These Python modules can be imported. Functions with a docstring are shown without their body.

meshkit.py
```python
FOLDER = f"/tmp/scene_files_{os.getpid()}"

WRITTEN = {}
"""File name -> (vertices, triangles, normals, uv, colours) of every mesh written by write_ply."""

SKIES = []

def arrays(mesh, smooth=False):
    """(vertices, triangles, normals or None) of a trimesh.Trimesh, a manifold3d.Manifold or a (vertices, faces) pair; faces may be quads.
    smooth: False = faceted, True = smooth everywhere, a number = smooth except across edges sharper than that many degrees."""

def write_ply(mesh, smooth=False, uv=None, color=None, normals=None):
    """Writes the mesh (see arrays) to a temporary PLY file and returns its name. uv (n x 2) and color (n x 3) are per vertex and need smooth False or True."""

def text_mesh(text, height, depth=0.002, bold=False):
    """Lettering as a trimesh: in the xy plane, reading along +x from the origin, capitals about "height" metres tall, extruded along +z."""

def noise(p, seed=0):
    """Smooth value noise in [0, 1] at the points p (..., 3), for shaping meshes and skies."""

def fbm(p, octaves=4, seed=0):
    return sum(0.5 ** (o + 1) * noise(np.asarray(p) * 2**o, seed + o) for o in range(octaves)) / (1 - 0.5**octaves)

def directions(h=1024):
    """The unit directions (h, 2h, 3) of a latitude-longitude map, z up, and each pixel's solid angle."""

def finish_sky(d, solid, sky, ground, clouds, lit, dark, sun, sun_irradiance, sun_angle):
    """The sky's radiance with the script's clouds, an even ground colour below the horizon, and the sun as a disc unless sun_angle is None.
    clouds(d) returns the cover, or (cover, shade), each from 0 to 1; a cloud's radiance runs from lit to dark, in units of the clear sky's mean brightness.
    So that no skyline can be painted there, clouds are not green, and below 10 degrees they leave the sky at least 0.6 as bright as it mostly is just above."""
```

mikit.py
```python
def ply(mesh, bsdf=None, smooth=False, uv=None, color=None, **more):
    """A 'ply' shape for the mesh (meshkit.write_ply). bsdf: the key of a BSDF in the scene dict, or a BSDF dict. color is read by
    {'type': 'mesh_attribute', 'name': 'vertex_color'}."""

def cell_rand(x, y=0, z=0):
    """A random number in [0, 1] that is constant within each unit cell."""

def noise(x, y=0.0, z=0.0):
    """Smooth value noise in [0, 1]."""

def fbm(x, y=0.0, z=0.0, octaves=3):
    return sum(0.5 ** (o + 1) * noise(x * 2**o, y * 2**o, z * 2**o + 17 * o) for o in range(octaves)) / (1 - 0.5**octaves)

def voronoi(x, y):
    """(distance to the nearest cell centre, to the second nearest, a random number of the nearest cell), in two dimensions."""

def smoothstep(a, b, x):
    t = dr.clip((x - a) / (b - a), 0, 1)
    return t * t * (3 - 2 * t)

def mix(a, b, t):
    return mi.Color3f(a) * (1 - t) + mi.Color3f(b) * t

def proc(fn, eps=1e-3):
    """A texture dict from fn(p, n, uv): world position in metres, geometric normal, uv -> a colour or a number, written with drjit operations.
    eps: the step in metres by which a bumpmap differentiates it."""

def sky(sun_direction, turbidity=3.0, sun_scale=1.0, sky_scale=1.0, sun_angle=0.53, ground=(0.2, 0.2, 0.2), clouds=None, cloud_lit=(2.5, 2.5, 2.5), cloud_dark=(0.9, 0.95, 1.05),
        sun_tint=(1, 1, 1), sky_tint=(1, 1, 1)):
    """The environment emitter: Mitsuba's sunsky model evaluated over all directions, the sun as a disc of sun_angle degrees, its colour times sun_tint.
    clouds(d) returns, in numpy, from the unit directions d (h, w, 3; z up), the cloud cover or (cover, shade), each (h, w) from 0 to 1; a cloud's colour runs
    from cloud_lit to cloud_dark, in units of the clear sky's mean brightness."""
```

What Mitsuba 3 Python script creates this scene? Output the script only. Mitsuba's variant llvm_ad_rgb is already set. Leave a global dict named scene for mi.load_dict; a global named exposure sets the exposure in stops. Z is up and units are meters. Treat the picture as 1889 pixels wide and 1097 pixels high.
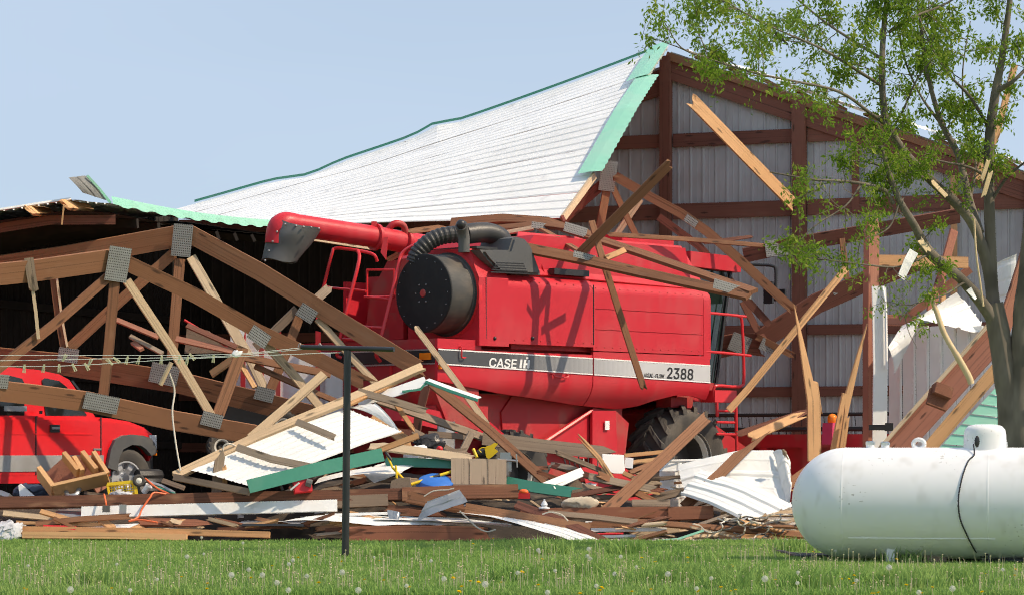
import math, random
import numpy as np, trimesh, mitsuba as mi, drjit as dr, mikit, meshkit
from mitsuba import ScalarTransform4f as T4
from shapely.geometry import Polygon

# ---------------------------------------------------------------- camera, sky, exposure
F, CX, CY, EYE = 4859.0, 944.5, 825.0, 1.15          # focal length, principal point (photo pixels), eye height (m)
scene, labels = {}, {}
exposure = 1.6
SUN = np.array([1.0, -0.30, 1.12])
scene['camera'] = {'type': 'perspective', 'fov': 22.0, 'fov_axis': 'x', 'near_clip': 0.5, 'far_clip': 3000.0,
                   'principal_point_offset_y': -(CY - 548.5) / 1097.0,
                   'to_world': T4().look_at(origin=[0, 0, EYE], target=[0, 10, EYE], up=[0, 0, 1])}
scene['sky'] = mikit.sky(SUN.tolist(), turbidity=3.2, sky_scale=1.0, sun_scale=1.0, ground=(0.12, 0.15, 0.08), sky_tint=(1.0, 0.98, 0.96),
                         clouds=lambda d: 0.5 + .22 * (meshkit.fbm(d * [3.0, 3.0, 11.0] + 4, 4) - .5), cloud_lit=(3.15, 3.6, 4.3))   # a thin even veil of high haze

rng = np.random.default_rng(7)
rnd = random.Random(5)

# ---------------------------------------------------------------- helpers
def unit(a):
    a = np.asarray(a, float)
    return a / (np.linalg.norm(a) + 1e-12)

def at(x, y, Y):
    """the point at depth Y that lies behind photo pixel (x, y)"""
    return np.array([(x - CX) / F * Y, Y, EYE - (y - CY) / F * Y])

counts = {}
def numbered(key):
    n = counts.get(key, 0)
    counts[key] = n + 1
    return key if n == 0 else f'{key}_{n:03d}'

def thing(name, label, cat, group=None, kind=None):
    key = numbered(name)
    labels[key] = {'label': label, 'category': cat}
    if group: labels[key]['group'] = group
    if kind: labels[key]['kind'] = kind
    return key

def structure(name, mesh, mat, **kw):
    scene[name] = mikit.ply(mesh, 'mat_' + mat, **kw)
    labels[name] = {'kind': 'structure', 'label': kw.pop('label', name.replace('_', ' '))}

class MB:
    """collects vertices, triangles and uv"""
    def __init__(s): s.v, s.f, s.uv, s.n = [], [], [], 0
    def add(s, v, f, uv=None):
        v, f = np.asarray(v, float), np.asarray(f, int)
        if f.shape[1] == 4: f = np.vstack([f[:, [0, 1, 2]], f[:, [0, 2, 3]]])
        s.v.append(v); s.f.append(f + s.n); s.n += len(v)
        s.uv.append(np.zeros((len(v), 2)) if uv is None else np.asarray(uv, float))
        return s
    def tm(s, m): return s.add(m.vertices, m.faces)
    def box(s, c, sx, sy, sz, R=None):
        m = trimesh.creation.box((sx, sy, sz))
        v = m.vertices if R is None else m.vertices @ np.asarray(R).T
        return s.add(v + np.asarray(c), m.faces)
    def mesh(s): return np.vstack(s.v), np.vstack(s.f)
    def uvs(s): return np.vstack(s.uv)

def put(parent, name, mb, mat, smooth=False, label=None, M=None):
    """a part of parent (or a thing that is one mesh, when name is None)"""
    if name is None: key = parent
    else: key = numbered(parent + '__' + name)
    if isinstance(mb, MB): v, f = mb.mesh(); uv = mb.uvs()
    else:
        v, f = (np.asarray(mb.vertices), np.asarray(mb.faces)) if hasattr(mb, 'vertices') else (np.asarray(mb[0]), np.asarray(mb[1]))
        uv = mb[2] if isinstance(mb, tuple) and len(mb) > 2 else None
    if M is not None: v = v @ M[:3, :3].T + M[:3, 3]
    if uv is not None and not np.any(uv): uv = None
    if uv is not None and smooth not in (True, False): smooth = False
    scene[key] = mikit.ply((v, f), 'mat_' + mat, smooth=smooth, **({} if uv is None else {'uv': uv}))
    if label: labels[key] = {'label': label}
    return key

board_id = [0]
def board(pts, w, t=0.038, nrm=(0.25, -1, 0.2), jag=(0, 0), k=3, seed=None, twist=0.0, spike=None):
    """a plank along the polyline pts: w its wide face (facing nrm), t its thickness; jag: metres of splintering at each end"""
    board_id[0] += 1
    r = np.random.default_rng(board_id[0] * 31 + 5)
    pts = [np.asarray(p, float) for p in pts]
    if len(pts) == 2 and np.linalg.norm(pts[1] - pts[0]) > 1.2: pts = [pts[0], (pts[0] + pts[1]) / 2 + r.normal(0, .006, 3), pts[1]]
    P = list(pts)
    idx = board_id[0] % 211
    tang = [unit(P[min(i + 1, len(P) - 1)] - P[max(i - 1, 0)]) for i in range(len(P))]
    if jag[0]: P.insert(1, P[0] + tang[0] * jag[0] * 1.3); tang.insert(1, tang[0])
    if jag[1]: P.insert(len(P) - 1, P[-1] - tang[-1] * jag[1] * 1.3); tang.insert(len(tang) - 1, tang[-1])
    L = np.concatenate([[0], np.cumsum([np.linalg.norm(P[i + 1] - P[i]) for i in range(len(P) - 1)])])
    cols = np.linspace(-.5, .5, k + 1)
    V, UV = [], []
    v0 = 4.0 * idx + 1
    off = r.random() * 30
    base_n = unit(nrm)
    for i, p in enumerate(P):
        a = tang[i]
        W = unit(np.cross(a, base_n)); N = np.cross(W, a)
        if twist:
            th = twist * (L[i] / L[-1] - .5); W, N = W * math.cos(th) + N * math.sin(th), N * math.cos(th) - W * math.sin(th)
        j = np.zeros((2, k + 1))
        if i == 0 and jag[0]:
            j = -r.random((1, k + 1)) * jag[0] * 1.0 + r.normal(0, .25 * jag[0], (2, k + 1)) + .2 * jag[0]
        if i == len(P) - 1 and jag[1]:
            j = r.random((1, k + 1)) * jag[1] * 1.0 + r.normal(0, .25 * jag[1], (2, k + 1)) - .2 * jag[1]
        if i == len(P) - 1 and spike is not None: j = np.array([spike, spike], float)
        for side in (0, 1):
            cs = range(k + 1) if side == 0 else range(k, -1, -1)
            for c in cs:
                h = t / 2 if side == 0 else -t / 2
                if (i in (0,) and jag[0]) or (i == len(P) - 1 and jag[1]): h *= r.uniform(.3, 1)
                V.append(p + W * cols[c] * w + N * h + a * j[side][c])
                UV.append([off + L[i] + j[side][c], v0 + (cols[c] + .5) * w])
    n = 2 * (k + 1)
    Fc = []
    for i in range(len(P) - 1):
        for q in range(n):
            a0, a1 = i * n + q, i * n + (q + 1) % n
            Fc.append([a0, a0 + n, a1 + n, a1])
    e = (len(P) - 1) * n
    for c in range(k):
        Fc.append([c, c + 1, n - 2 - c, n - 1 - c])
        Fc.append([e + c + 1, e + c, e + n - 1 - c, e + n - 2 - c])
    Fc = np.array(Fc)[:, ::-1]
    return MB().add(V, Fc, UV)

def px_board(a, b, w, mat=None, **kw):
    """board between two (x, y, Y) photo points, w in photo pixels; more points may be given as a list in a"""
    P = [at(*p) for p in (a if isinstance(a, list) else [a, b])]
    Ym = np.mean([p[1] for p in P])
    return board(P, w * Ym / F, **kw)

def smooth_path(P, n=6):
    P = [np.asarray(p, float) for p in P]
    if len(P) < 3: return np.array(P)
    Q = [2 * P[0] - P[1]] + P + [2 * P[-1] - P[-2]]
    out = []
    for i in range(1, len(Q) - 2):
        for s in np.arange(n) / n:
            a, b, c, d = Q[i - 1:i + 3]
            out.append(.5 * (2 * b + (c - a) * s + (2 * a - 5 * b + 4 * c - d) * s * s + (3 * b - a - 3 * c + d) * s ** 3))
    out.append(P[-1])
    return np.array(out)

def tube(P, r, sides=8, caps=True, mb=None):
    P = np.asarray(P, float)
    r = np.broadcast_to(r, (len(P),))
    t = np.gradient(P, axis=0); t /= np.linalg.norm(t, axis=1, keepdims=True) + 1e-12
    a = np.cross(t[0], [0, 0, 1.0] if abs(t[0][2]) < .9 else [1.0, 0, 0]); a = unit(a)
    ang = np.arange(sides) * 2 * np.pi / sides
    V = []
    for i in range(len(P)):
        a = unit(a - t[i] * (a @ t[i])); b = np.cross(t[i], a)
        V.append(P[i] + r[i] * (np.cos(ang)[:, None] * a + np.sin(ang)[:, None] * b))
    V = np.vstack(V)
    i, j = np.meshgrid(np.arange(len(P) - 1), np.arange(sides), indexing='ij')
    f = np.stack([i * sides + j, i * sides + (j + 1) % sides, (i + 1) * sides + (j + 1) % sides, (i + 1) * sides + j], -1).reshape(-1, 4)
    f = np.vstack([f[:, [0, 1, 2]], f[:, [0, 2, 3]]])
    if caps:
        n = len(V)
        V = np.vstack([V, P[0], P[-1]])
        q = np.arange(sides)
        e = (len(P) - 1) * sides
        f = np.vstack([f, np.stack([q * 0 + n, (q + 1) % sides, q], 1), np.stack([q * 0 + n + 1, e + q, e + (q + 1) % sides], 1)])
    mb = mb or MB()
    return mb.add(V, f)

def ball(c, r, sub=2, scale=(1, 1, 1), mb=None):
    m = trimesh.creation.icosphere(subdivisions=sub, radius=1)
    return (mb or MB()).add(m.vertices * r * np.asarray(scale) + np.asarray(c), m.faces)

def prism(poly, axis_a, axis_b, axis_n, o, depth, mb=None):
    """a polygon in the (a, b) plane through o, pushed along n by depth"""
    g = Polygon(poly)
    if not g.is_valid: g = g.buffer(0)
    m = trimesh.creation.extrude_polygon(g, 1.0, engine='earcut')
    a, b, n = (np.asarray(x, float) for x in (axis_a, axis_b, axis_n))
    V = np.asarray(o, float) + m.vertices[:, :1] * a + m.vertices[:, 1:2] * b + m.vertices[:, 2:] * n * depth
    f = m.faces
    if np.dot(np.cross(a, b), n * depth) < 0: f = f[:, ::-1]
    return (mb or MB()).add(V, f)

def lathe(prof, n=32):
    """(r, h) profile turned about z"""
    prof = np.asarray(prof, float)
    ang = np.arange(n) * 2 * np.pi / n
    V = np.concatenate([np.stack([p[0] * np.cos(ang), p[0] * np.sin(ang), np.full(n, p[1])], 1) for p in prof])
    i, j = np.meshgrid(np.arange(len(prof) - 1), np.arange(n), indexing='ij')
    f = np.stack([i * n + j, i * n + (j + 1) % n, (i + 1) * n + (j + 1) % n, (i + 1) * n + j], -1).reshape(-1, 4)
    return V, np.vstack([f[:, [0, 1, 2]], f[:, [0, 2, 3]]])

def frame(z, x=(1, 0, 0), o=(0, 0, 0)):
    """4 x 4: local z along z"""
    z = unit(z); x = np.asarray(x, float); x = unit(x - z * (x @ z)); y = np.cross(z, x)
    M = np.eye(4); M[:3, 0], M[:3, 1], M[:3, 2], M[:3, 3] = x, y, z, o
    return M

def ribbed(S, A, nb=10, pitch=0.228, rib=0.02, crumple=0.0, seed=0, minor=True, scale=1.5):
    """a ribbed metal sheet: S(a, b) -> points for a (across the ribs, A metres) and b in [0, 1]; ribs run along b"""
    xs, hs = [0.0], [0.0]
    n = max(1, int(round(A / pitch))); p = A / n
    for i in range(n):
        o = i * p
        for x, h in ((.30, 0), (.36, .25), (.42, 0), (.76, 0), (.84, 1), (.93, 1), (1.0, 0)):
            if not minor and h == .25: continue
            xs.append(o + x * p); hs.append(h * rib)
    a, h = np.array(xs) / A, np.array(hs)
    b = np.linspace(0, 1, nb + 1)
    aa, bb = np.meshgrid(a, b, indexing='ij')
    P = S(aa.ravel(), bb.ravel()).reshape(len(a), len(b), 3)
    if crumple:
        r = np.random.default_rng(seed + 100)
        q = P * scale + r.random(3) * 50
        P = P + (np.stack([meshkit.fbm(q, 3, seed), meshkit.fbm(q + 7.3, 3, seed + 9), meshkit.fbm(q + 3.1, 3, seed + 5)], -1) - .5) * 2 * crumple
    da = np.gradient(S(np.clip(aa.ravel() + 1e-3, 0, 1), bb.ravel()).reshape(P.shape), axis=0)
    n = np.cross(np.gradient(P, axis=0) / 1.0, np.gradient(P, axis=1))
    n /= np.linalg.norm(n, axis=2, keepdims=True) + 1e-12
    P = P + n * h[:, None, None]
    i, j = np.meshgrid(np.arange(len(a) - 1), np.arange(nb), indexing='ij')
    m = nb + 1
    f = np.stack([i * m + j, (i + 1) * m + j, (i + 1) * m + j + 1, i * m + j + 1], -1).reshape(-1, 4)
    return MB().add(P.reshape(-1, 3), f)

def quad_surface(c00, c10, c11, c01, bow=0.0, bow_dir=(0, -1, 0.3)):
    c00, c10, c11, c01 = (np.asarray(c, float) for c in (c00, c10, c11, c01))
    bd = unit(bow_dir)
    def S(a, b):
        a, b = np.asarray(a)[:, None], np.asarray(b)[:, None]
        return c00 * (1 - a) * (1 - b) + c10 * a * (1 - b) + c11 * a * b + c01 * (1 - a) * b + bd * bow * 4 * b * (1 - b)
    return S

def solid_sheet(mb, t=0.012, d=(0, 1, 0)):
    """gives a one-sided sheet a back and edges"""
    v, f = mb.mesh(); d = unit(d) * t
    n = len(v)
    e = np.sort(np.vstack([f[:, [0, 1]], f[:, [1, 2]], f[:, [2, 0]]]), 1)
    o = np.vstack([f[:, [0, 1]], f[:, [1, 2]], f[:, [2, 0]]])
    _, inv, cnt = np.unique(e, axis=0, return_inverse=True, return_counts=True)
    bd = o[cnt[inv.ravel()] == 1]
    side = np.vstack([np.stack([bd[:, 1], bd[:, 0], bd[:, 0] + n], 1), np.stack([bd[:, 1], bd[:, 0] + n, bd[:, 1] + n], 1)])
    return MB().add(np.vstack([v, v + d]), np.vstack([f, f[:, ::-1] + n, side]))

# ---------------------------------------------------------------- materials
def rgb(*c): return {'type': 'rgb', 'value': list(map(float, c))}
def mat(name, base, rough=0.5, metallic=0.0, **kw):
    b = mikit.proc(base) if callable(base) else rgb(*base)
    scene['mat_' + name] = {'type': 'twosided', 'bsdf': {'type': 'principled', 'base_color': b, 'roughness': rough, 'metallic': float(metallic), **kw}}
mix, noise, fbm, sst = mikit.mix, mikit.noise, mikit.fbm, mikit.smoothstep

def wood(c1, c2, c3, stain=0.4):
    def fn(p, n, uv):
        idx = dr.floor(uv.y / 4)
        tone = mikit.cell_rand(idx, 3)
        hue = mikit.cell_rand(idx, 11)
        y = uv.y - idx * 4
        wob = noise(uv.x * 1.3, y * 4, idx) * .05
        g = noise(uv.x * 2.2, (y + wob) * 120, idx) * .6 + noise(uv.x * 6, (y + wob) * 260, idx) * .4
        blotch = fbm(uv.x * 2.5, y * 9, idx + .5)
        c = mix(c1, c2, dr.clip(g * .75 + (tone - .5) * 1.3, 0, 1))
        c = c * (1 - .38 * sst(.66, .95, noise(uv.x * .7, y * 75, idx + 9)) - .22 * sst(.6, .9, fbm(uv.x * .9, y * 2.5, idx + 3)))
        c = mix(c, c3, dr.clip(sst(.5, .85, blotch) * stain + (hue - .6) * .3, 0, 1))
        k1, k2, kk = mikit.voronoi(uv.x * 1.6 + idx, y * 7)
        knot = sst(.16, .05, k1) * dr.select(kk > .62, 1.0, 0.0)
        return c * (1 - .65 * knot)
    return fn
mat('wood_fresh', wood((.62, .36, .17), (.50, .26, .11), (.40, .20, .10)), .75)
mat('wood_brown', wood((.27, .125, .062), (.185, .078, .036), (.30, .17, .10)), .8)
mat('wood_red', wood((.20, .075, .048), (.14, .05, .032), (.24, .11, .07)), .8)
mat('wood_grey', wood((.34, .26, .19), (.22, .155, .11), (.15, .11, .085)), .85)
mat('wood_pale', wood((.60, .46, .31), (.50, .36, .22), (.40, .28, .18)), .8)
mat('wood_rot', wood((.26, .10, .055), (.12, .05, .03), (.36, .20, .11), .7), .9)
mat('wood_salmon', wood((.40, .17, .11), (.33, .13, .085), (.45, .23, .15)), .8)

def dusty(base, dust, amount=.35, f=1.2):
    def fn(p, n, uv):
        d = fbm(p.x * f, p.y * f, p.z * f)
        s = noise(p.x * 9, p.y * 9, p.z * 2.5)
        return mix(base, dust, dr.clip(sst(.42, .8, d * .75 + s * .3), 0, 1) * amount)
    return fn
mat('red_paint', dusty((.54, .020, .034), (.50, .075, .08), .5), .42, specular=.4)
mat('red_clean', (.62, .022, .03), .35, clearcoat=.4)
mat('red_dirty', dusty((.45, .02, .028), (.30, .12, .09), .6, 2.5), .55)
mat('truck_red', dusty((.72, .008, .014), (.55, .03, .03), .35), .25, clearcoat=1.0, clearcoat_gloss=.95)
mat('truck_silver', dusty((.42, .42, .42), (.25, .22, .19), .5), .4, metallic=.3)
mat('grey_plastic', dusty((.085, .088, .092), (.17, .155, .135), .5, 2.0), .6)
mat('dark_plastic', dusty((.03, .03, .032), (.09, .08, .07), .35, 2.0), .45)
mat('screen_black', dusty((.008, .008, .009), (.018, .017, .016), .5, 5.0), .7)
mat('drum_side', dusty((.055, .055, .052), (.12, .10, .08), .7, 5.0), .5)
mat('rubber', dusty((.062, .058, .054), (.15, .13, .105), .6, 3.5), .85)
mat('black_steel', dusty((.022, .023, .026), (.05, .045, .04), .3, 6.0), .38)
mat('boot_rubber', dusty((.10, .10, .10), (.17, .165, .16), .6, 3.0), .5)
def white_fn(p, n, uv):
    d = fbm(p.x * 1.1, p.y * 1.1, p.z * 1.1)
    s = sst(.62, .85, fbm(p.x * 4 + 9, p.y * 4, p.z * 1.2))
    return mix((.80, .80, .79), (.66, .66, .64), d) * (1 - .22 * s)
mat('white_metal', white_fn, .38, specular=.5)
mat('sheet_back_shade', dusty((.42, .425, .43), (.31, .305, .30), .6, 2.0), .55)  # grey inner coat, with the shade on the gable wall put into its tone
mat('white_trim', dusty((.78, .78, .76), (.50, .46, .40), .35, 2.5), .45)
mat('grey_metal', dusty((.36, .38, .40), (.24, .23, .21), .6, 3.0), .4, metallic=.55)
mat('green_paint', dusty((.26, .58, .43), (.34, .56, .45), .5, 2.0), .45)
mat('green_dark', dusty((.05, .25, .175), (.10, .27, .20), .5, 2.5), .5)
def plate_fn(p, n, uv):
    gx, gy = uv.x * 38, uv.y * 30
    sx, sy = gx - dr.floor(gx), gy - dr.floor(gy)
    hole = sst(.2, .34, sx) * sst(.86, .72, sx) * sst(.25, .36, sy) * sst(.8, .69, sy)
    b = mix((.30, .31, .31), (.22, .22, .21), fbm(p.x * 8, p.y * 8, p.z * 8))
    return mix(b, (.05, .045, .04), hole)
mat('gusset_steel', plate_fn, .6)
def tank_fn(p, n, uv):
    big = fbm(p.x * 1.5, p.y * 1.5, p.z * 1.5)
    sp = sst(.80, .88, noise(p.x * 45, p.y * 45, p.z * 45)) * sst(.55, .8, noise(p.x * 3, p.y * 3, p.z * 3))
    st = sst(.55, .9, fbm(p.x * 7, p.y * 7, p.z * 3.0))
    c = mix((.81, .812, .82), (.735, .738, .745), big)
    return mix(mix(c, (.46, .45, .41), st * .38), (.22, .20, .15), sp * .5)
mat('tank_paint', tank_fn, .3, clearcoat=.3)
mat('chrome', (.75, .75, .76), .15, metallic=1.0)
mat('alloy', (.62, .62, .63), .25, metallic=.4)
mat('flap_shade', dusty((.20, .20, .19), (.12, .115, .11), .6, 3.0), .6)  # white sheet painted grey, so its underside looks shaded
mat('steel', dusty((.45, .45, .46), (.25, .23, .2), .5, 5.0), .4, metallic=.7)
mat('window_dark', (.012, .016, .016), .06, specular=.6)
mat('cab_glass', (.012, .022, .018), .05, specular=.7)
mat('amber', (.9, .22, .01), .2, specular=.6)
mat('lamp_clear', (.7, .7, .72), .12, specular=.6)
mat('yellow_plastic', (.80, .54, .01), .4)
mat('blue_plastic', (.03, .15, .52), .4)
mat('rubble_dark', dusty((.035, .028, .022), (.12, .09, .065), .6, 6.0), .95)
mat('tarp_blue', (.03, .05, .09), .5)
mat('orange_plastic', (.80, .13, .02), .45)
mat('red_plastic', (.60, .02, .025), .4)
mat('pink_paint', (.62, .06, .14), .4)
mat('white_plastic', (.78, .78, .77), .4)
mat('card_white', dusty((.80, .80, .80), (.70, .69, .67), .6, 2.0), .6)
mat('tan_cloth', dusty((.50, .43, .33), (.36, .29, .21), .8, 8.0), .9)
mat('interior_shade', dusty((.022, .018, .015), (.04, .03, .024), .7, 2.0), .9)  # near black colour stands in for the deep shade inside the shed
mat('print_black', (.025, .025, .027), .4)
mat('print_white', (.80, .80, .80), .4)
mat('clothes_wire', (.62, .66, .62), .4)
mat('cable_white', (.55, .50, .42), .5)
mat('cord_orange', (.80, .16, .05), .5)
mat('clear_plastic', dusty((.62, .62, .64), (.25, .25, .27), .9, 14.0), .15)
mat('peg_wood', wood((.66, .62, .40), (.55, .50, .30), (.5, .45, .3)), .7)

def bark_fn(p, n, uv):
    g = fbm(p.x * 14, p.y * 14, p.z * 4)
    m = fbm(p.x * 3, p.y * 3, p.z * 2)
    c = mix((.105, .085, .065), (.22, .19, .15), g)
    return mix(c, (.07, .06, .045), sst(.45, .7, m) * .7)
mat('bark', bark_fn, .95)
mat('bare_wood', dusty((.60, .46, .27), (.40, .28, .15), .6, 5.0), .8)
def leaf(name, c1, c2, dt=.7):
    def fn(p, n, uv):
        return mix(c1, c2, fbm(p.x * 2.1, p.y * 2.1, p.z * 2.1) * .6 + noise(p.x * 19, p.y * 19, p.z * 19) * .4)
    scene['mat_' + name] = {'type': 'principledthin', 'base_color': mikit.proc(fn), 'roughness': .5, 'diff_trans': dt, 'spec_trans': 0.0}
leaf('leaf_green', (.12, .215, .024), (.26, .39, .052), 1.0)
leaf('leaf_yellow', (.28, .36, .05), (.36, .42, .08), .8)
def grass_fn(p, n, uv):
    t = fbm(p.x * 1.2, p.y * .55, 2.0)
    r = mikit.cell_rand(p.x * 60, p.y * 60)
    c = mix((.20, .36, .085), (.34, .47, .15), t)
    return mix(c, (.34, .33, .12), sst(.9, .98, r) * .4)
scene['mat_grass_blade'] = {'type': 'principledthin', 'base_color': mikit.proc(grass_fn), 'roughness': .55, 'diff_trans': .7, 'spec_trans': 0.0}
scene['mat_dry_stalk'] = {'type': 'principledthin', 'base_color': rgb(.62, .56, .36), 'roughness': .7, 'diff_trans': .4, 'spec_trans': 0.0}
scene['mat_flower_yellow'] = {'type': 'principledthin', 'base_color': rgb(.82, .60, .01), 'roughness': .6, 'diff_trans': .5, 'spec_trans': 0.0}
scene['mat_flower_white'] = {'type': 'principledthin', 'base_color': rgb(.75, .74, .70), 'roughness': .8, 'diff_trans': 1.0, 'spec_trans': 0.0}
def lawn_fn(p, n, uv):
    t = fbm(p.x * 1.2, p.y * .55, 2.0)
    c = mix((.11, .20, .035), (.18, .25, .055), t)
    return mix(c, (.13, .11, .06), sst(.6, .8, noise(p.x * 7, p.y * 7)) * .6)
mat('lawn_soil', lawn_fn, .95)
def gravel_fn(p, n, uv):
    a, b, c = mikit.voronoi(p.x * 28, p.y * 28)
    return mix((.20, .17, .13), (.42, .38, .32), c) * (.45 + .55 * sst(.02, .2, b - a))
mat('gravel', gravel_fn, .95)
mat('gravel_stone', dusty((.46, .42, .36), (.33, .29, .23), .8, 20.0), .9)

# ---------------------------------------------------------------- ground
def edge_y(x):                                        # where the lawn ends
    return 31.75 + .22 * np.sin(x * .9) + .12 * np.sin(x * 2.3 + 1) - .02 * x
def ground_z(X, Y):
    """the yard behind the lawn is banked up a little"""
    return .10 * np.clip((np.asarray(Y) - 33) / 3, 0, 1)
xs = np.concatenate([[-2500, -600, -150, -60], np.linspace(-30, 30, 61), [60, 150, 600, 2500]])
ys = np.concatenate([[-300, -60, 0, 15, 25], np.linspace(28, 56, 57), [70, 110, 200, 500, 2800]])
gx, gy = np.meshgrid(xs, ys, indexing='ij')
gz = ground_z(gx, gy) - .01 + .05 * (meshkit.fbm(np.stack([gx * .6, gy * .6, gx * 0], -1), 3) - .5) * (gy > 32.6) * (gy < 60)
i, j = np.meshgrid(np.arange(len(xs) - 1), np.arange(len(ys) - 1), indexing='ij')
m = len(ys)
gf = np.stack([i * m + j, (i + 1) * m + j, (i + 1) * m + j + 1, i * m + j + 1], -1).reshape(-1, 4)
structure('ground', (np.stack([gx, gy, gz], -1).reshape(-1, 3), gf), 'gravel', smooth=True)
labels['ground']['label'] = 'pale gravel and bare earth yard under the wreckage'
xs = np.linspace(-60, 60, 241); n = 40
lx = np.repeat(xs[:, None], n, 1); t = np.linspace(0, 1, n)[None] ** .5
ly = -30 + (edge_y(xs)[:, None] + 30) * t
lz = .012 + .03 * (meshkit.fbm(np.stack([lx * .5, ly * .5, lx * 0], -1), 3) - .5) * (t < .985)
i, j = np.meshgrid(np.arange(len(xs) - 1), np.arange(n - 1), indexing='ij')
lf = np.stack([i * n + j, (i + 1) * n + j, (i + 1) * n + j + 1, i * n + j + 1], -1).reshape(-1, 4)
structure('lawn', (np.stack([lx, ly, np.maximum(lz, .004)], -1).reshape(-1, 3), lf), 'lawn_soil', smooth=True)
labels['lawn']['label'] = 'green lawn in front of the wreckage'

def lawn_h(X, Y): return .012 + .03 * (meshkit.fbm(np.stack([X * .5, Y * .5, X * 0], -1), 3) - .5)

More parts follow.
